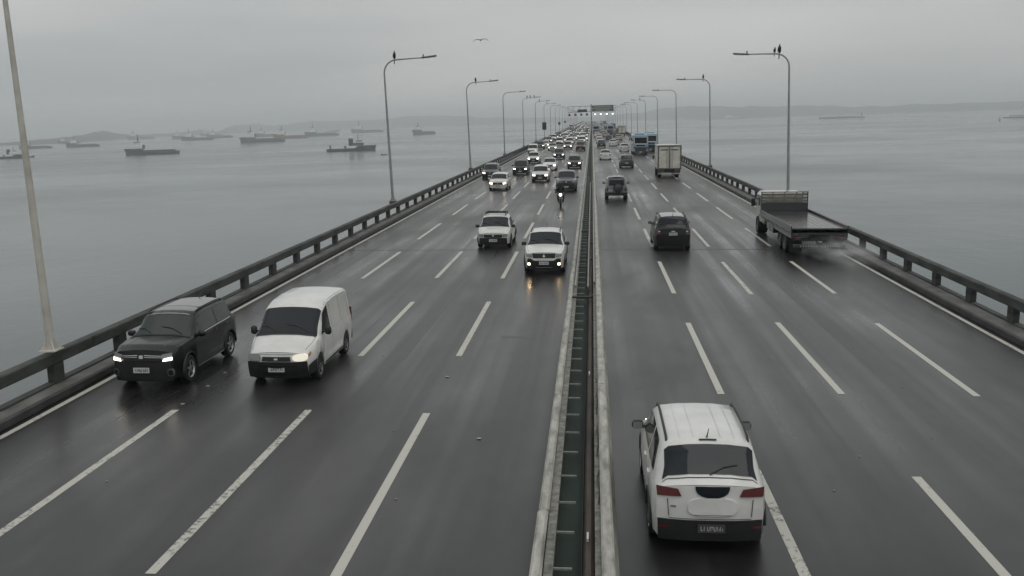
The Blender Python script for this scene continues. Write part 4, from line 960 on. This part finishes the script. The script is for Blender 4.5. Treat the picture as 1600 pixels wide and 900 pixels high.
B.face('rear_bumper', PLASTIC, ((-.82, .42), (.82, .42), (.82, .60), (-.82, .60)), False, n=(6, 2), off=.06, thick=.06)
for sg in (-1, 1): B.face('taillight', TAIL, ((sg*.70-.07, .72), (sg*.70+.07, .72), (sg*.70+.07, .95), (sg*.70-.07, .95))[::-sg], False, n=(2, 2), off=.02)
plate(jeep, (-.45, -.03, .75), .36, .12, False); mirrors(B, 2.15, 1.22, PLASTIC, .15, (.20, .1, .2)); MB().box((0, .06, 1.80), (1.3, .16, .05), ch=.02).build('spoiler', P_DKGREY, jeep, None, False)

# ---- buses and trucks ---------------------------------------------------------
def chain(root, name, m, *boxes, ch=.03):
    mb = MB()
    for c, d in boxes: mb.box(c, d, ch=ch)
    return mb.build(name, m, root, 35, False)
def bus(p, m, H=3.35, L=11.5):
    W = 2.5; skirt = chain(p, 'body', m, ((0, L/2, .35+(H-.35)/2), (W, L, H-.35)), ch=.14)
    chain(p, 'roof_unit', m, ((0, L*.45, H+.10), (1.7, 3.0, .24)), ch=.08); chain(p, 'roof_hatch', m, ((0, L*.8, H+.06), (.9, .9, .14)), ch=.04)
    chain(p, 'rear_window', GLASS, ((0, -.006, 2.42), (2.05, .02, 1.0)), ch=.005); chain(p, 'rear_window_frame', P_OFFWHITE, ((0, .0, 2.42), (2.22, .02, 1.16)), ch=.004)
    chain(p, 'lower_window', GLASS, ((0, -.006, 1.55), (1.5, .02, .25)), ch=.005); chain(p, 'stripe', P_OFFWHITE, ((0, -.004, 1.78), (1.9, .016, .07)), ch=.004); chain(p, 'engine_cover', P_DKGREY, ((0, -.004, .95), (1.9, .02, .7)), ch=.006)
    for k in range(5): chain(p, 'vent_slat', PLASTIC, ((0, -.02, .7+.12*k), (1.7, .02, .05)), ch=.005)
    for sg in (-1, 1):
        for k in range(6): chain(p, 'side_window', GLASS, ((sg*(W/2+.003), 1.0+1.65*k+.8, 2.35), (.02, 1.5, .95)), ch=.005)
        chain(p, 'taillight', TAIL, ((sg*1.08, -.006, 1.2), (.18, .03, .42)), ch=.006); chain(p, 'mirror', PLASTIC, ((sg*1.42, L-.1, 2.4), (.2, .12, .4)), ch=.03)
        chain(p, 'mirror_arm', PLASTIC, ((sg*1.30, L-.1, 2.65), (.25, .05, .05)), ch=.01)
    chain(p, 'bumper', P_DKGREY, ((0, -.03, .48), (2.45, .1, .26)), ch=.03); chain(p, 'windshield', GLASS, ((0, L+.004, 2.0), (2.3, .02, 1.5)), ch=.005)
    add_wheels(p, (2.9, 9.0), 2.46, .50, .30, STEELRIM); plate(p, (0, -.09, .5), front=False)
b1 = new('city_bus'); bus(b1, P_BLUE)
bx = new('box_truck')
chain(bx, 'cargo_box', P_CREAM, ((0, 2.6, 2.15), (2.40, 5.2, 2.45)), ch=.03)
FRM = mat('truck_frame_dark', (.11, .11, .10), .55, .2, var=.3)
chain(bx, 'door_frame', FRM, ((0, -.03, 3.33), (2.46, .10, .14)), ((0, -.03, .94), (2.46, .10, .16)), ((-1.17, -.03, 2.15), (.13, .10, 2.3)), ((1.17, -.03, 2.15), (.13, .10, 2.3)), ((0, -.03, 2.15), (.10, .07, 2.3)), ch=.01)
for sg in (-1, 1):
    d_ = chain(bx, 'rear_door', P_CREAM, ((sg*.575, -.02, 2.15), (1.13, .03, 2.26)), ch=.01)
    for x in (.14, .30): chain(d_, 'lock_bar', GALV, ((sg*x, -.05, 2.15), (.035, .035, 2.2)), ch=.01)
    chain(d_, 'lettering_band', INK, ((sg*.50, -.042, 2.92), (.78, .008, .12)), ch=.002)
    chain(d_, 'hinge', GALV, *[((sg*1.08, -.045, z), (.16, .02, .06)) for z in (1.3, 2.15, 3.0)], ch=.005)
    chain(bx, 'taillight', TAIL, ((sg*.98, -.02, .74), (.26, .05, .12)), ch=.01); chain(bx, 'mudguard', PLASTIC, ((sg*.95, .75, .55), (.4, .02, .5)), ch=.005)
chain(bx, 'chassis', UNDER, ((0, 3.2, .78), (1.0, 6.6, .3)), ch=.02); chain(bx, 'rear_apron', FRM, ((0, .05, .70), (2.3, .06, .34)), ch=.02); chain(bx, 'underrun_bar', P_SILVER, ((0, -.03, .44), (2.3, .08, .10)), ch=.02)
chain(bx, 'cab', P_OFFWHITE, ((0, 6.1, 1.55), (2.1, 1.7, 1.9)), ch=.16); chain(bx, 'windshield', GLASS, ((0, 6.97, 1.95), (1.8, .02, .75)), ch=.006)
for sg in (-1, 1): chain(bx, 'mirror', PLASTIC, ((sg*1.28, 6.5, 1.9), (.18, .1, .38)), ch=.03); chain(bx, 'mirror_arm', PLASTIC, ((sg*1.13, 6.5, 2.05), (.2, .04, .04)), ch=.01)
add_wheels(bx, (1.6, 5.9), 2.2, .42, .38, STEELRIM); plate(bx, (0, -.085, .72), front=False)
# flatbed truck
fl = new('flatbed_truck'); DKP = paint('flatbed_dark', (.032, .034, .036), .45); WOOD = mat('wet_plank', (.050, .048, .046), .22, var=.45, vscale=2.5, stretch=(1, .25, 1), coat=.3); PALE = mat('weathered_slat', (.20, .195, .17), .65, var=.45, vscale=5)
BL = 8.2
chain(fl, 'bed_frame', DKP, ((0, BL/2, 1.19), (2.46, BL, .16)), ((0, .05, 1.10), (2.5, .1, .46)), ch=.015)
for k in range(9): MB().box((-1.08+.27*k, BL/2+.06, 1.295), (.255, BL-.12, .05), ch=.012).build('bed_plank', WOOD, fl, None, False)
for sg in (-1, 1):
    chain(fl, 'side_rail', DKP, ((sg*1.245, BL/2, 1.255), (.06, BL, .34)), ch=.012)
    for k in range(14): chain(fl, 'rope_hook', GALV, ((sg*1.285, .5+.6*k, 1.10), (.03, .06, .14)), ch=.005)
    chain(fl, 'taillight', TAIL, ((sg*.95, -.03, .86), (.30, .06, .12)), ch=.01); chain(fl, 'mudflap', PLASTIC, ((sg*.92, .62, .5), (.55, .02, .7)), ch=.004)
    chain(fl, 'rear_lamp_bracket', DKP, ((sg*1.05, -.02, 1.02), (.2, .08, .1)), ch=.01)
hb = chain(fl, 'headboard', DKP, ((0, BL-.02, 1.55), (2.46, .08, .46)), ch=.01)
for k in range(3): MB().box((0, BL+.02, 1.86+.17*k), (2.40, .03, .12), ch=.008).build('headboard_slat', PALE, hb, None, False)
for x in (-1.2, -.62, .0, .62, .95, 1.2): MB().box((x, BL-.01, 2.02), (.05, .06, .60)).build('headboard_upright', DKP if abs(x) > 1.1 else PALE, hb, None, False)
MB().box((0, BL-.01, 2.33), (2.46, .07, .05)).build('headboard_cap', DKP, hb, None, False)
chain(fl, 'cab', P_CREAM, ((0, BL+1.15, 1.42), (2.25, 1.9, 1.72)), ch=.16); chain(fl, 'windshield', GLASS, ((0, BL+2.11, 1.75), (1.9, .02, .65)), ch=.006)
for sg in (-1, 1):
    chain(fl, 'mirror', PLASTIC, ((sg*1.36, BL+1.7, 1.65), (.2, .1, .42)), ch=.03); chain(fl, 'mirror_arm', PLASTIC, ((sg*1.22, BL+1.7, 1.85), (.2, .04, .04)), ch=.01)
    chain(fl, 'door_window', GLASS, ((sg*1.13, BL+1.3, 1.8), (.02, .9, .55)), ch=.005); chain(fl, 'fuel_tank', GALV, ((sg*.98, BL-2.2, .78), (.46, .9, .42)), ch=.08)
chain(fl, 'rear_apron', DKP, ((0, .10, .93), (2.3, .05, .40)), ch=.01)
for sg in (-1, 1):
    chain(fl, 'side_skirt', DKP, ((sg*1.16, 2.6, .98), (.05, 4.6, .34)), ch=.01); chain(fl, 'tool_box', DKP, ((sg*.95, 5.3, .80), (.5, 1.1, .5)), ch=.03)
chain(fl, 'chassis', UNDER, ((0, BL/2+.6, .92), (.9, BL+1.4, .28)), ch=.02)
ub = chain(fl, 'underrun_bar', DKP, ((0, -.04, .52), (2.3, .10, .16)), ch=.02)
mk = MB(); rr = random.Random(5)
for k in range(15):
    x = -.84+.12*k
    if k in (7, 8): continue
    mk.box((x, -.095, .52), (.035, .006, .07)); mk.box((x+.03, -.095, .52+rr.choice((-.02, .02))), (.035, .006, .025))
mk.build('bar_lettering', INK_L, ub, None, False)
MB().lathe_x([(.001, .02), (.13, .02), (.15, 0), (.13, -.02)], n=18).build('round_badge', DARKST, fl, 40, False).matrix_basis = Matrix.Translation((.02, -.07, .72)) @ Matrix.Rotation(R(-90), 4, 'Z')
MB().box((.02, -.10, .72), (.16, .012, .05)).build('badge_mark', INK_L, fl, None, False)
add_wheels(fl, (1.9, 3.1, BL+1.3), 2.36, .48, .52, STEELRIM, 8)

# ---- motorcycle and rider -------------------------------------------------------
mo = new('motorcycle')
MPAINT = paint('motorcycle_black', (.02, .02, .022)); 
for y in (.0, 1.30):
    w_ = MB().lathe_x([(.24, -.05), (.29, -.05), (.31, 0), (.29, .05), (.24, .05), (.24, -.05)], n=22).build('wheel', RUBBER, mo, 40, False); w_.location = (0, y, .31)
    rm_ = MB().lathe_x([(.245, -.03), (.245, .03), (.225, 0)], n=22)
    for k in range(6):
        M = Matrix.Rotation(math.pi*k/3, 3, 'X'); rm_.box(M @ Vector((0, 0, .12)), (.02, .02, .24), M=M)
    rm_.build('rim', STEELRIM, w_, None, False)
MB().tube([(0, 0, .31), (0, .3, .45), (0, .55, .55), (0, .95, .80)], .04, 8).build('frame', MPAINT, mo, 50, False)
MB().ell((0, .66, .80), (.15, .26, .13), 12, 8).build('fuel_tank', MPAINT, mo, 60, False); MB().box((0, .18, .78), (.24, .62, .10), ch=.04).build('seat', PLASTIC, mo, 50, False)
MB().box((0, .55, .42), (.26, .34, .30), ch=.06).build('engine', STEELRIM, mo, 50, False); MB().box((0, 1.28, .66), (.13, .45, .04), ch=.015).build('front_mudguard', MPAINT, mo, 50, False)
for sg in (-1, 1): MB().tube([(sg*.09, 1.30, .31), (sg*.09, 1.10, .72), (sg*.09, 1.02, .96)], .022, 8).build('fork', STEELRIM, mo, 50, False); MB().tube([(sg*.30, .86, 1.06), (sg*.42, .84, 1.22)], .009, 5).ell((sg*.43, .84, 1.26), (.06, .02, .04)).build('mirror', PLASTIC, mo, 50, False)
MB().tube([(-.38, .80, 1.04), (-.25, .90, 1.04), (0, 1.0, 1.0), (.25, .90, 1.04), (.38, .80, 1.04)], .017, 8).build('handlebar', STEELRIM, mo, 50, False)
MB().ell((0, 1.10, .90), (.10, .08, .10), 12, 8).build('headlight', LAMP_ON, mo, 60, False)
def rider(parent_loc):
    V = []; E_ = []; Rr = []
    def v(p, r, par=None):
        V.append(p); Rr.append(r); i = len(V)-1
        if par is not None: E_.append((par, i))
        return i
    pel = v((0, .12, .92), .16); ab = v((0, .18, 1.10), .155, pel); chs = v((0, .26, 1.30), .17, ab); nk = v((0, .32, 1.47), .075, chs); v((0, .34, 1.56), .09, nk)
    for s_ in (-1, 1):
        sh = v((s_*.20, .29, 1.40), .085, chs); el = v((s_*.36, .50, 1.20), .06, sh); wr_ = v((s_*.36, .76, 1.09), .04, el); pm_ = v((s_*.355, .82, 1.075), .038, wr_)
        for f in range(4):
            a = v((s_*(.32+.022*f), .865, 1.07), .011, pm_); b_ = v((s_*(.32+.022*f), .868, 1.03), .010, a); v((s_*(.32+.022*f), .835, 1.008), .009, b_)
        th = v((s_*.305, .83, 1.05), .012, pm_); v((s_*.30, .83, 1.015), .010, th)
        hp = v((s_*.11, .14, .88), .115, pel); kn = v((s_*.22, .58, .78), .075, hp); an = v((s_*.17, .42, .36), .05, kn); v((s_*.17, .56, .30), .04, an)
    me = bpy.data.meshes.new('person'); me.from_pydata(V, E_, []); o = bpy.data.objects.new('person', me); col.objects.link(o)
    o.modifiers.new('skin', 'SKIN'); sv = me.skin_vertices[0].data
    for i, r in enumerate(Rr): sv[i].radius = (r, r)
    sv[0].use_root = True
    o.modifiers.new('sub', 'SUBSURF').levels = 1; o.modifiers['sub'].render_levels = 1
    me.materials.append(mat('dark_riding_suit', (.015, .016, .018), .7))
    h = MB().ell((0, .36, 1.66), (.135, .155, .15), 16, 10).ell((0, .43, 1.60), (.10, .11, .09), 12, 8).build('helmet', mat('helmet_dark', (.02, .02, .022), .25), o, 60)
    MB().ell((0, .425, 1.665), (.11, .10, .055), 12, 8).build('visor', GLASS, h, 60)
    MB().box((0, .06, 1.28), (.30, .16, .38), ch=.06).build('backpack', mat('backpack', (.02, .02, .02), .8), o, 50)
    return o

# ---------------------------------------------------------------- placing the traffic
def place(o, x, y, away, dz=0.0, yaw=0.0):
    M = TILT @ Matrix.Translation((x, y, dz)) @ Matrix.Rotation((0 if away else math.pi)+R(yaw), 4, 'Z')
    o.location = M.to_translation(); o.rotation_euler = M.to_euler()
def spawn(proto, x, y, away, label, cat, group, swap=None, yaw=0.0, name=None):
    o = copy_tree(proto, None, swap)
    if name: o.name = name
    place(o, x, y, away, 0.004, yaw); tag(o, label, cat, group); return o
# the origin of a car is at its tail, so an oncoming car is placed by its nose
def oncoming(proto, L, px, py, label, cat, sw=None, x=None, yaw=0, dy=0):
    a, b = on_deck(px, py); return spawn(proto, a if x is None else x, b+L+dy, False, label, cat, 'oncoming traffic on the left carriageway', sw, yaw)
def receding(proto, px, py, label, cat, sw=None, x=None, yaw=0, dy=0):
    a, b = on_deck(px, py); return spawn(proto, a if x is None else x, b+dy, True, label, cat, 'traffic driving away on the right carriageway', sw, yaw)
def road_spray(loc, size, dens):
    m = bpy.data.materials.new('spray'); m.use_nodes = True; t = m.node_tree; t.nodes.clear()
    v = t.nodes.new('ShaderNodeVolumePrincipled'); o = t.nodes.new('ShaderNodeOutputMaterial'); v.inputs['Color'].default_value = (.96, .96, .96, 1)
    co = t.nodes.new('ShaderNodeTexCoord'); ln = t.nodes.new('ShaderNodeVectorMath'); ln.operation = 'LENGTH'; t.links.new(co.outputs['Object'], ln.inputs[0])
    f = t.nodes.new('ShaderNodeMapRange'); t.links.new(ln.outputs['Value'], f.inputs[0]); f.inputs[1].default_value = .15; f.inputs[2].default_value = 1.0; f.inputs[3].default_value = 1; f.inputs[4].default_value = 0
    n = t.nodes.new('ShaderNodeTexNoise'); t.links.new(co.outputs['Object'], n.inputs['Vector']); n.inputs['Scale'].default_value = 2.6; n.inputs['Detail'].default_value = 3
    r = t.nodes.new('ShaderNodeMapRange'); t.links.new(n.outputs[0], r.inputs[0]); r.inputs[1].default_value = .35; r.inputs[2].default_value = .7; r.inputs[4].default_value = dens
    q = t.nodes.new('ShaderNodeMath'); q.operation = 'MULTIPLY'; t.links.new(f.outputs[0], q.inputs[0]); t.links.new(r.outputs[0], q.inputs[1]); t.links.new(q.outputs[0], v.inputs['Density']); t.links.new(v.outputs[0], o.inputs['Volume'])
    b = MB().ell((0, 0, 0), (1, 1, 1), 20, 12).build('road_spray', m, smooth=80); b.location = dk(*loc); b.rotation_euler = DECKROT; b.scale = size
    tag(b, 'mist of road spray thrown up behind the flatbed truck', None, None, 'stuff')
def W2(m): return {P_WHITE: m}
oncoming(blk, 4.32, 250, 592, 'black crossover with lit headlights beside the left railing', 'car', x=-10.95, dy=-1.1)
oncoming(van, 4.18, 445, 588, 'white cargo van with black bumper beside the black crossover', 'van', x=-7.75, dy=-1.05)
oncoming(pk1, 4.45, 770, 386, 'white pickup with a black roof rack and black bumper', 'pickup', dy=-.9)
oncoming(pk2, 4.68, 851, 424, 'white pickup with black grille and lit fog lamps beside the median', 'pickup', x=-2.08, dy=-1.0)
oncoming(hat_on, 3.95, 777, 298, 'silvery white hatchback behind the pickup with roof rack', 'car', W2(P_OFFWHITE), yaw=-1)
oncoming(suv_on, 4.2, 842, 285, 'white crossover in the third lane ahead of the motorcycle', 'car')
oncoming(pku_on, 4.9, 886, 300, 'dark grey pickup right behind the motorcycle', 'pickup', x=-2.35)
oncoming(suv_on, 4.2, 811, 274, 'black crossover with lit headlights left of the white crossover', 'car', W2(P_BLACK))
oncoming(suv_on, 4.2, 759, 281, 'grey crossover hugging the left railing', 'car', W2(P_GREY), x=-10.9)
oncoming(sed_on, 4.35, 857, 267, 'white sedan behind the white crossover', 'car')
oncoming(suv_on, 4.2, 896, 264, 'dark brown crossover beside the median behind the grey pickup', 'car', W2(P_BROWN))
oncoming(suv_on, 4.2, 832, 256, 'white crossover behind the black one in the second lane', 'car')
oncoming(suv_on, 4.2, 872, 249, 'dark grey crossover in the third lane behind the white sedan', 'car', W2(P_DKGREY))
oncoming(van, 4.18, 831, 242, 'white van at the tail of the second lane by the railing', 'van')
oncoming(sed_on, 4.35, 862, 236, 'silver sedan leading the far queue in the second lane', 'car', W2(P_SILVER))
oncoming(suv_on, 4.2, 886, 234, 'beige crossover in the third lane of the far queue', 'car', W2(P_BEIGE))
oncoming(pku_on, 4.9, 906, 236, 'dark red pickup beside the median in the far queue', 'pickup', {P_GREY: P_RED})
oncoming(hat_on, 3.95, 851, 231, 'white hatchback left of the silver sedan in the far queue', 'car')
ex, ey = on_deck(873, 325)
m_ = spawn(mo, ex, ey+1.6, False, 'motorcycle with lit headlamp riding toward the camera near the median', 'motorcycle', None)
rd = rider(None); place(rd, ex, ey+1.6, False, 0.004); tag(rd, 'person in dark clothes and helmet riding the motorcycle', 'person')
receding(eco, 1100, 832, 'white crossover with roof rails driving away nearest the camera', 'car', x=1.62, dy=-.82)
receding(mpv, 1046, 390, 'black minivan with pale roof driving away alone in the second lane', 'car', {P_WHITE: P_BLACK}, dy=-.7)
receding(fl, 1262, 402, 'dark flatbed truck with empty wet bed in the right lane', 'truck', x=10.12, dy=-.1)
road_spray((10.7, 42.6, .55), (1.5, 4.6, .62), 0.5)
receding(bx, 1044, 278, 'cream box truck with double rear doors', 'truck')
receding(jeep, 961, 313, 'grey off-roader with spare wheel on its back beside the median', 'car')
receding(b1, 1000, 242, 'blue-grey bus ahead of the box truck, left of the other bus', 'bus')
receding(b1, 1024, 237, 'paler teal bus in the right lane behind the box truck', 'bus', {P_BLUE: P_BUS2}, x=11.0-.4)
receding(suv_on, 978, 263, 'dark grey crossover in the second lane ahead of the off-roader', 'car', W2(P_DKGREY))
receding(sed_on, 945, 250, 'white sedan beside the median ahead of the off-roader', 'car')
receding(hat_on, 975, 237, 'pale van-like hatchback ahead of the dark grey crossover', 'car', W2(P_OFFWHITE))
receding(suv_on, 939, 231, 'dark crossover beside the median ahead of the white sedan', 'car', W2(P_DKGREY))
receding(sed_on, 961, 227, 'silver sedan in the second lane of the far right traffic', 'car', W2(P_SILVER))

# distant traffic: a few pixels each, one mesh per car
def joined(root):
    mb = MB(); mats = []
    def rec(o, M):
        M = M @ o.matrix_basis
        if o.type == 'MESH':
            me = o.data; off = len(mb.v); mb.v += [tuple(M @ v.co) for v in me.vertices]
            for pl in me.polygons:
                mm = me.materials[pl.material_index] if me.materials else None
                if mm == LAMP_ON: mm = LAMP_FAR
                if mm not in mats: mats.append(mm)
                mb.f.append(tuple(i+off for i in pl.vertices)); mb.m.append(mats.index(mm))
        for c in children(o): rec(c, M)
    rec(root, Matrix.Identity(4)); o = mb.build(root.name.split('.')[0], mats, None, 42, False); PROTO.append(o); return o
FARP = {k: joined(v) for k, v in dict(suv=suv_on, hat=hat_on, sed=sed_on, pku=pku_on, van=van, bus=b1, box=bx).items()}
rr = random.Random(21); COLS = [P_WHITE, P_WHITE, P_OFFWHITE, P_SILVER, P_GREY, P_BLACK, P_DKGREY, P_RED, P_BROWN, P_BEIGE]
def far_car(k, x, y, away, c, label, group):
    p = FARP[k]; o = p.copy(); col.objects.link(o)
    for sl in o.material_slots:
        if sl.material in (P_WHITE, P_GREY) and k in ('suv', 'hat', 'sed', 'pku'): sl.link = 'OBJECT'; sl.material = c
    place(o, x, y, away, .004, rr.uniform(-1, 1)); tag(o, label, 'car' if k not in ('bus', 'box', 'van') else {'bus': 'bus', 'box': 'truck', 'van': 'van'}[k], group)
cname = {P_WHITE: 'white', P_OFFWHITE: 'off-white', P_SILVER: 'silver', P_GREY: 'grey', P_BLACK: 'black', P_DKGREY: 'dark grey', P_RED: 'dark red', P_BROWN: 'brown', P_BEIGE: 'beige'}
kname = dict(suv='crossover', hat='hatchback', sed='sedan', pku='pickup', van='white van', bus='blue bus', box='cream box truck')
lanes = ['outer lane by the railing', 'second lane from the railing', 'third lane from the railing', 'lane beside the median']
for li, (x, y0) in enumerate(((-10.95, 205), (-7.95, 232), (-5.1, 228), (-2.4, 215))):
    y = y0; n = 0
    while y < 900:
        k = rr.choices(['suv', 'hat', 'sed', 'pku', 'van', 'box'], [5, 4, 4, 1.5, 1.5, .3])[0]; c = rr.choice(COLS); n += 1
        lab = (f'{cname[c]+" " if k not in ("van", "bus", "box") else ""}{kname[k]} {chr(44)} {ORD[n-1]} of the far oncoming queue in the {lanes[li]}').replace(' ,', ',') if n <= 8 else f'tiny distant vehicle with headlights far back in the oncoming {lanes[li]}'
        far_car(k, x+rr.uniform(-.3, .3), y, False, c, lab, 'far queue of oncoming traffic'); y += rr.uniform(13, 26)*(1+y/1500)
for li, (x, y0) in enumerate(((10.0, 330), (7.15, 262), (4.25, 215), (1.6, 240))):
    y = y0; n = 0
    while y < 850:
        k = rr.choices(['suv', 'hat', 'sed', 'pku', 'van', 'bus', 'box'], [5, 4, 4, 1.5, 1, .8, 1.2])[0]; c = rr.choice(COLS); n += 1
        lab = (f'{cname[c]+" " if k not in ("van", "bus", "box") else ""}{kname[k]} driving away, {ORD[n-1]} of far traffic in the {lanes[li]}') if n <= 6 else f'tiny distant vehicle driving far ahead in the right-hand {lanes[li]}'
        far_car(k, x+rr.uniform(-.3, .3), y, True, c, lab, 'far traffic driving away'); y += rr.uniform(18, 42)*(1+y/1200)+(8 if k in ('bus', 'box') else 0)

# ---------------------------------------------------------------- haze
def haze():
    m = bpy.data.materials.new('bay_haze'); m.use_nodes = True; t = m.node_tree; t.nodes.clear()
    v = t.nodes.new('ShaderNodeVolumePrincipled'); o = t.nodes.new('ShaderNodeOutputMaterial')
    v.inputs['Color'].default_value = (0.955, 0.985, 1.0, 1); v.inputs['Density'].default_value = HAZE_DENSITY; v.inputs['Anisotropy'].default_value = 0.0
    t.links.new(v.outputs[0], o.inputs['Volume'])
    b = MB().box((0, S/2-400, (WATER-4.5+130)/2), (2*S+200, S+1000, 130-WATER+4.5)).build('haze', m)
    tag(b, 'thin pale sea haze over the bay', None, None, 'stuff')
HAZE_DENSITY = 2.3e-4
haze()
for p in PROTO:
    def rm(o):
        for c in children(o): rm(c)
        bpy.data.objects.remove(o)
    rm(p)
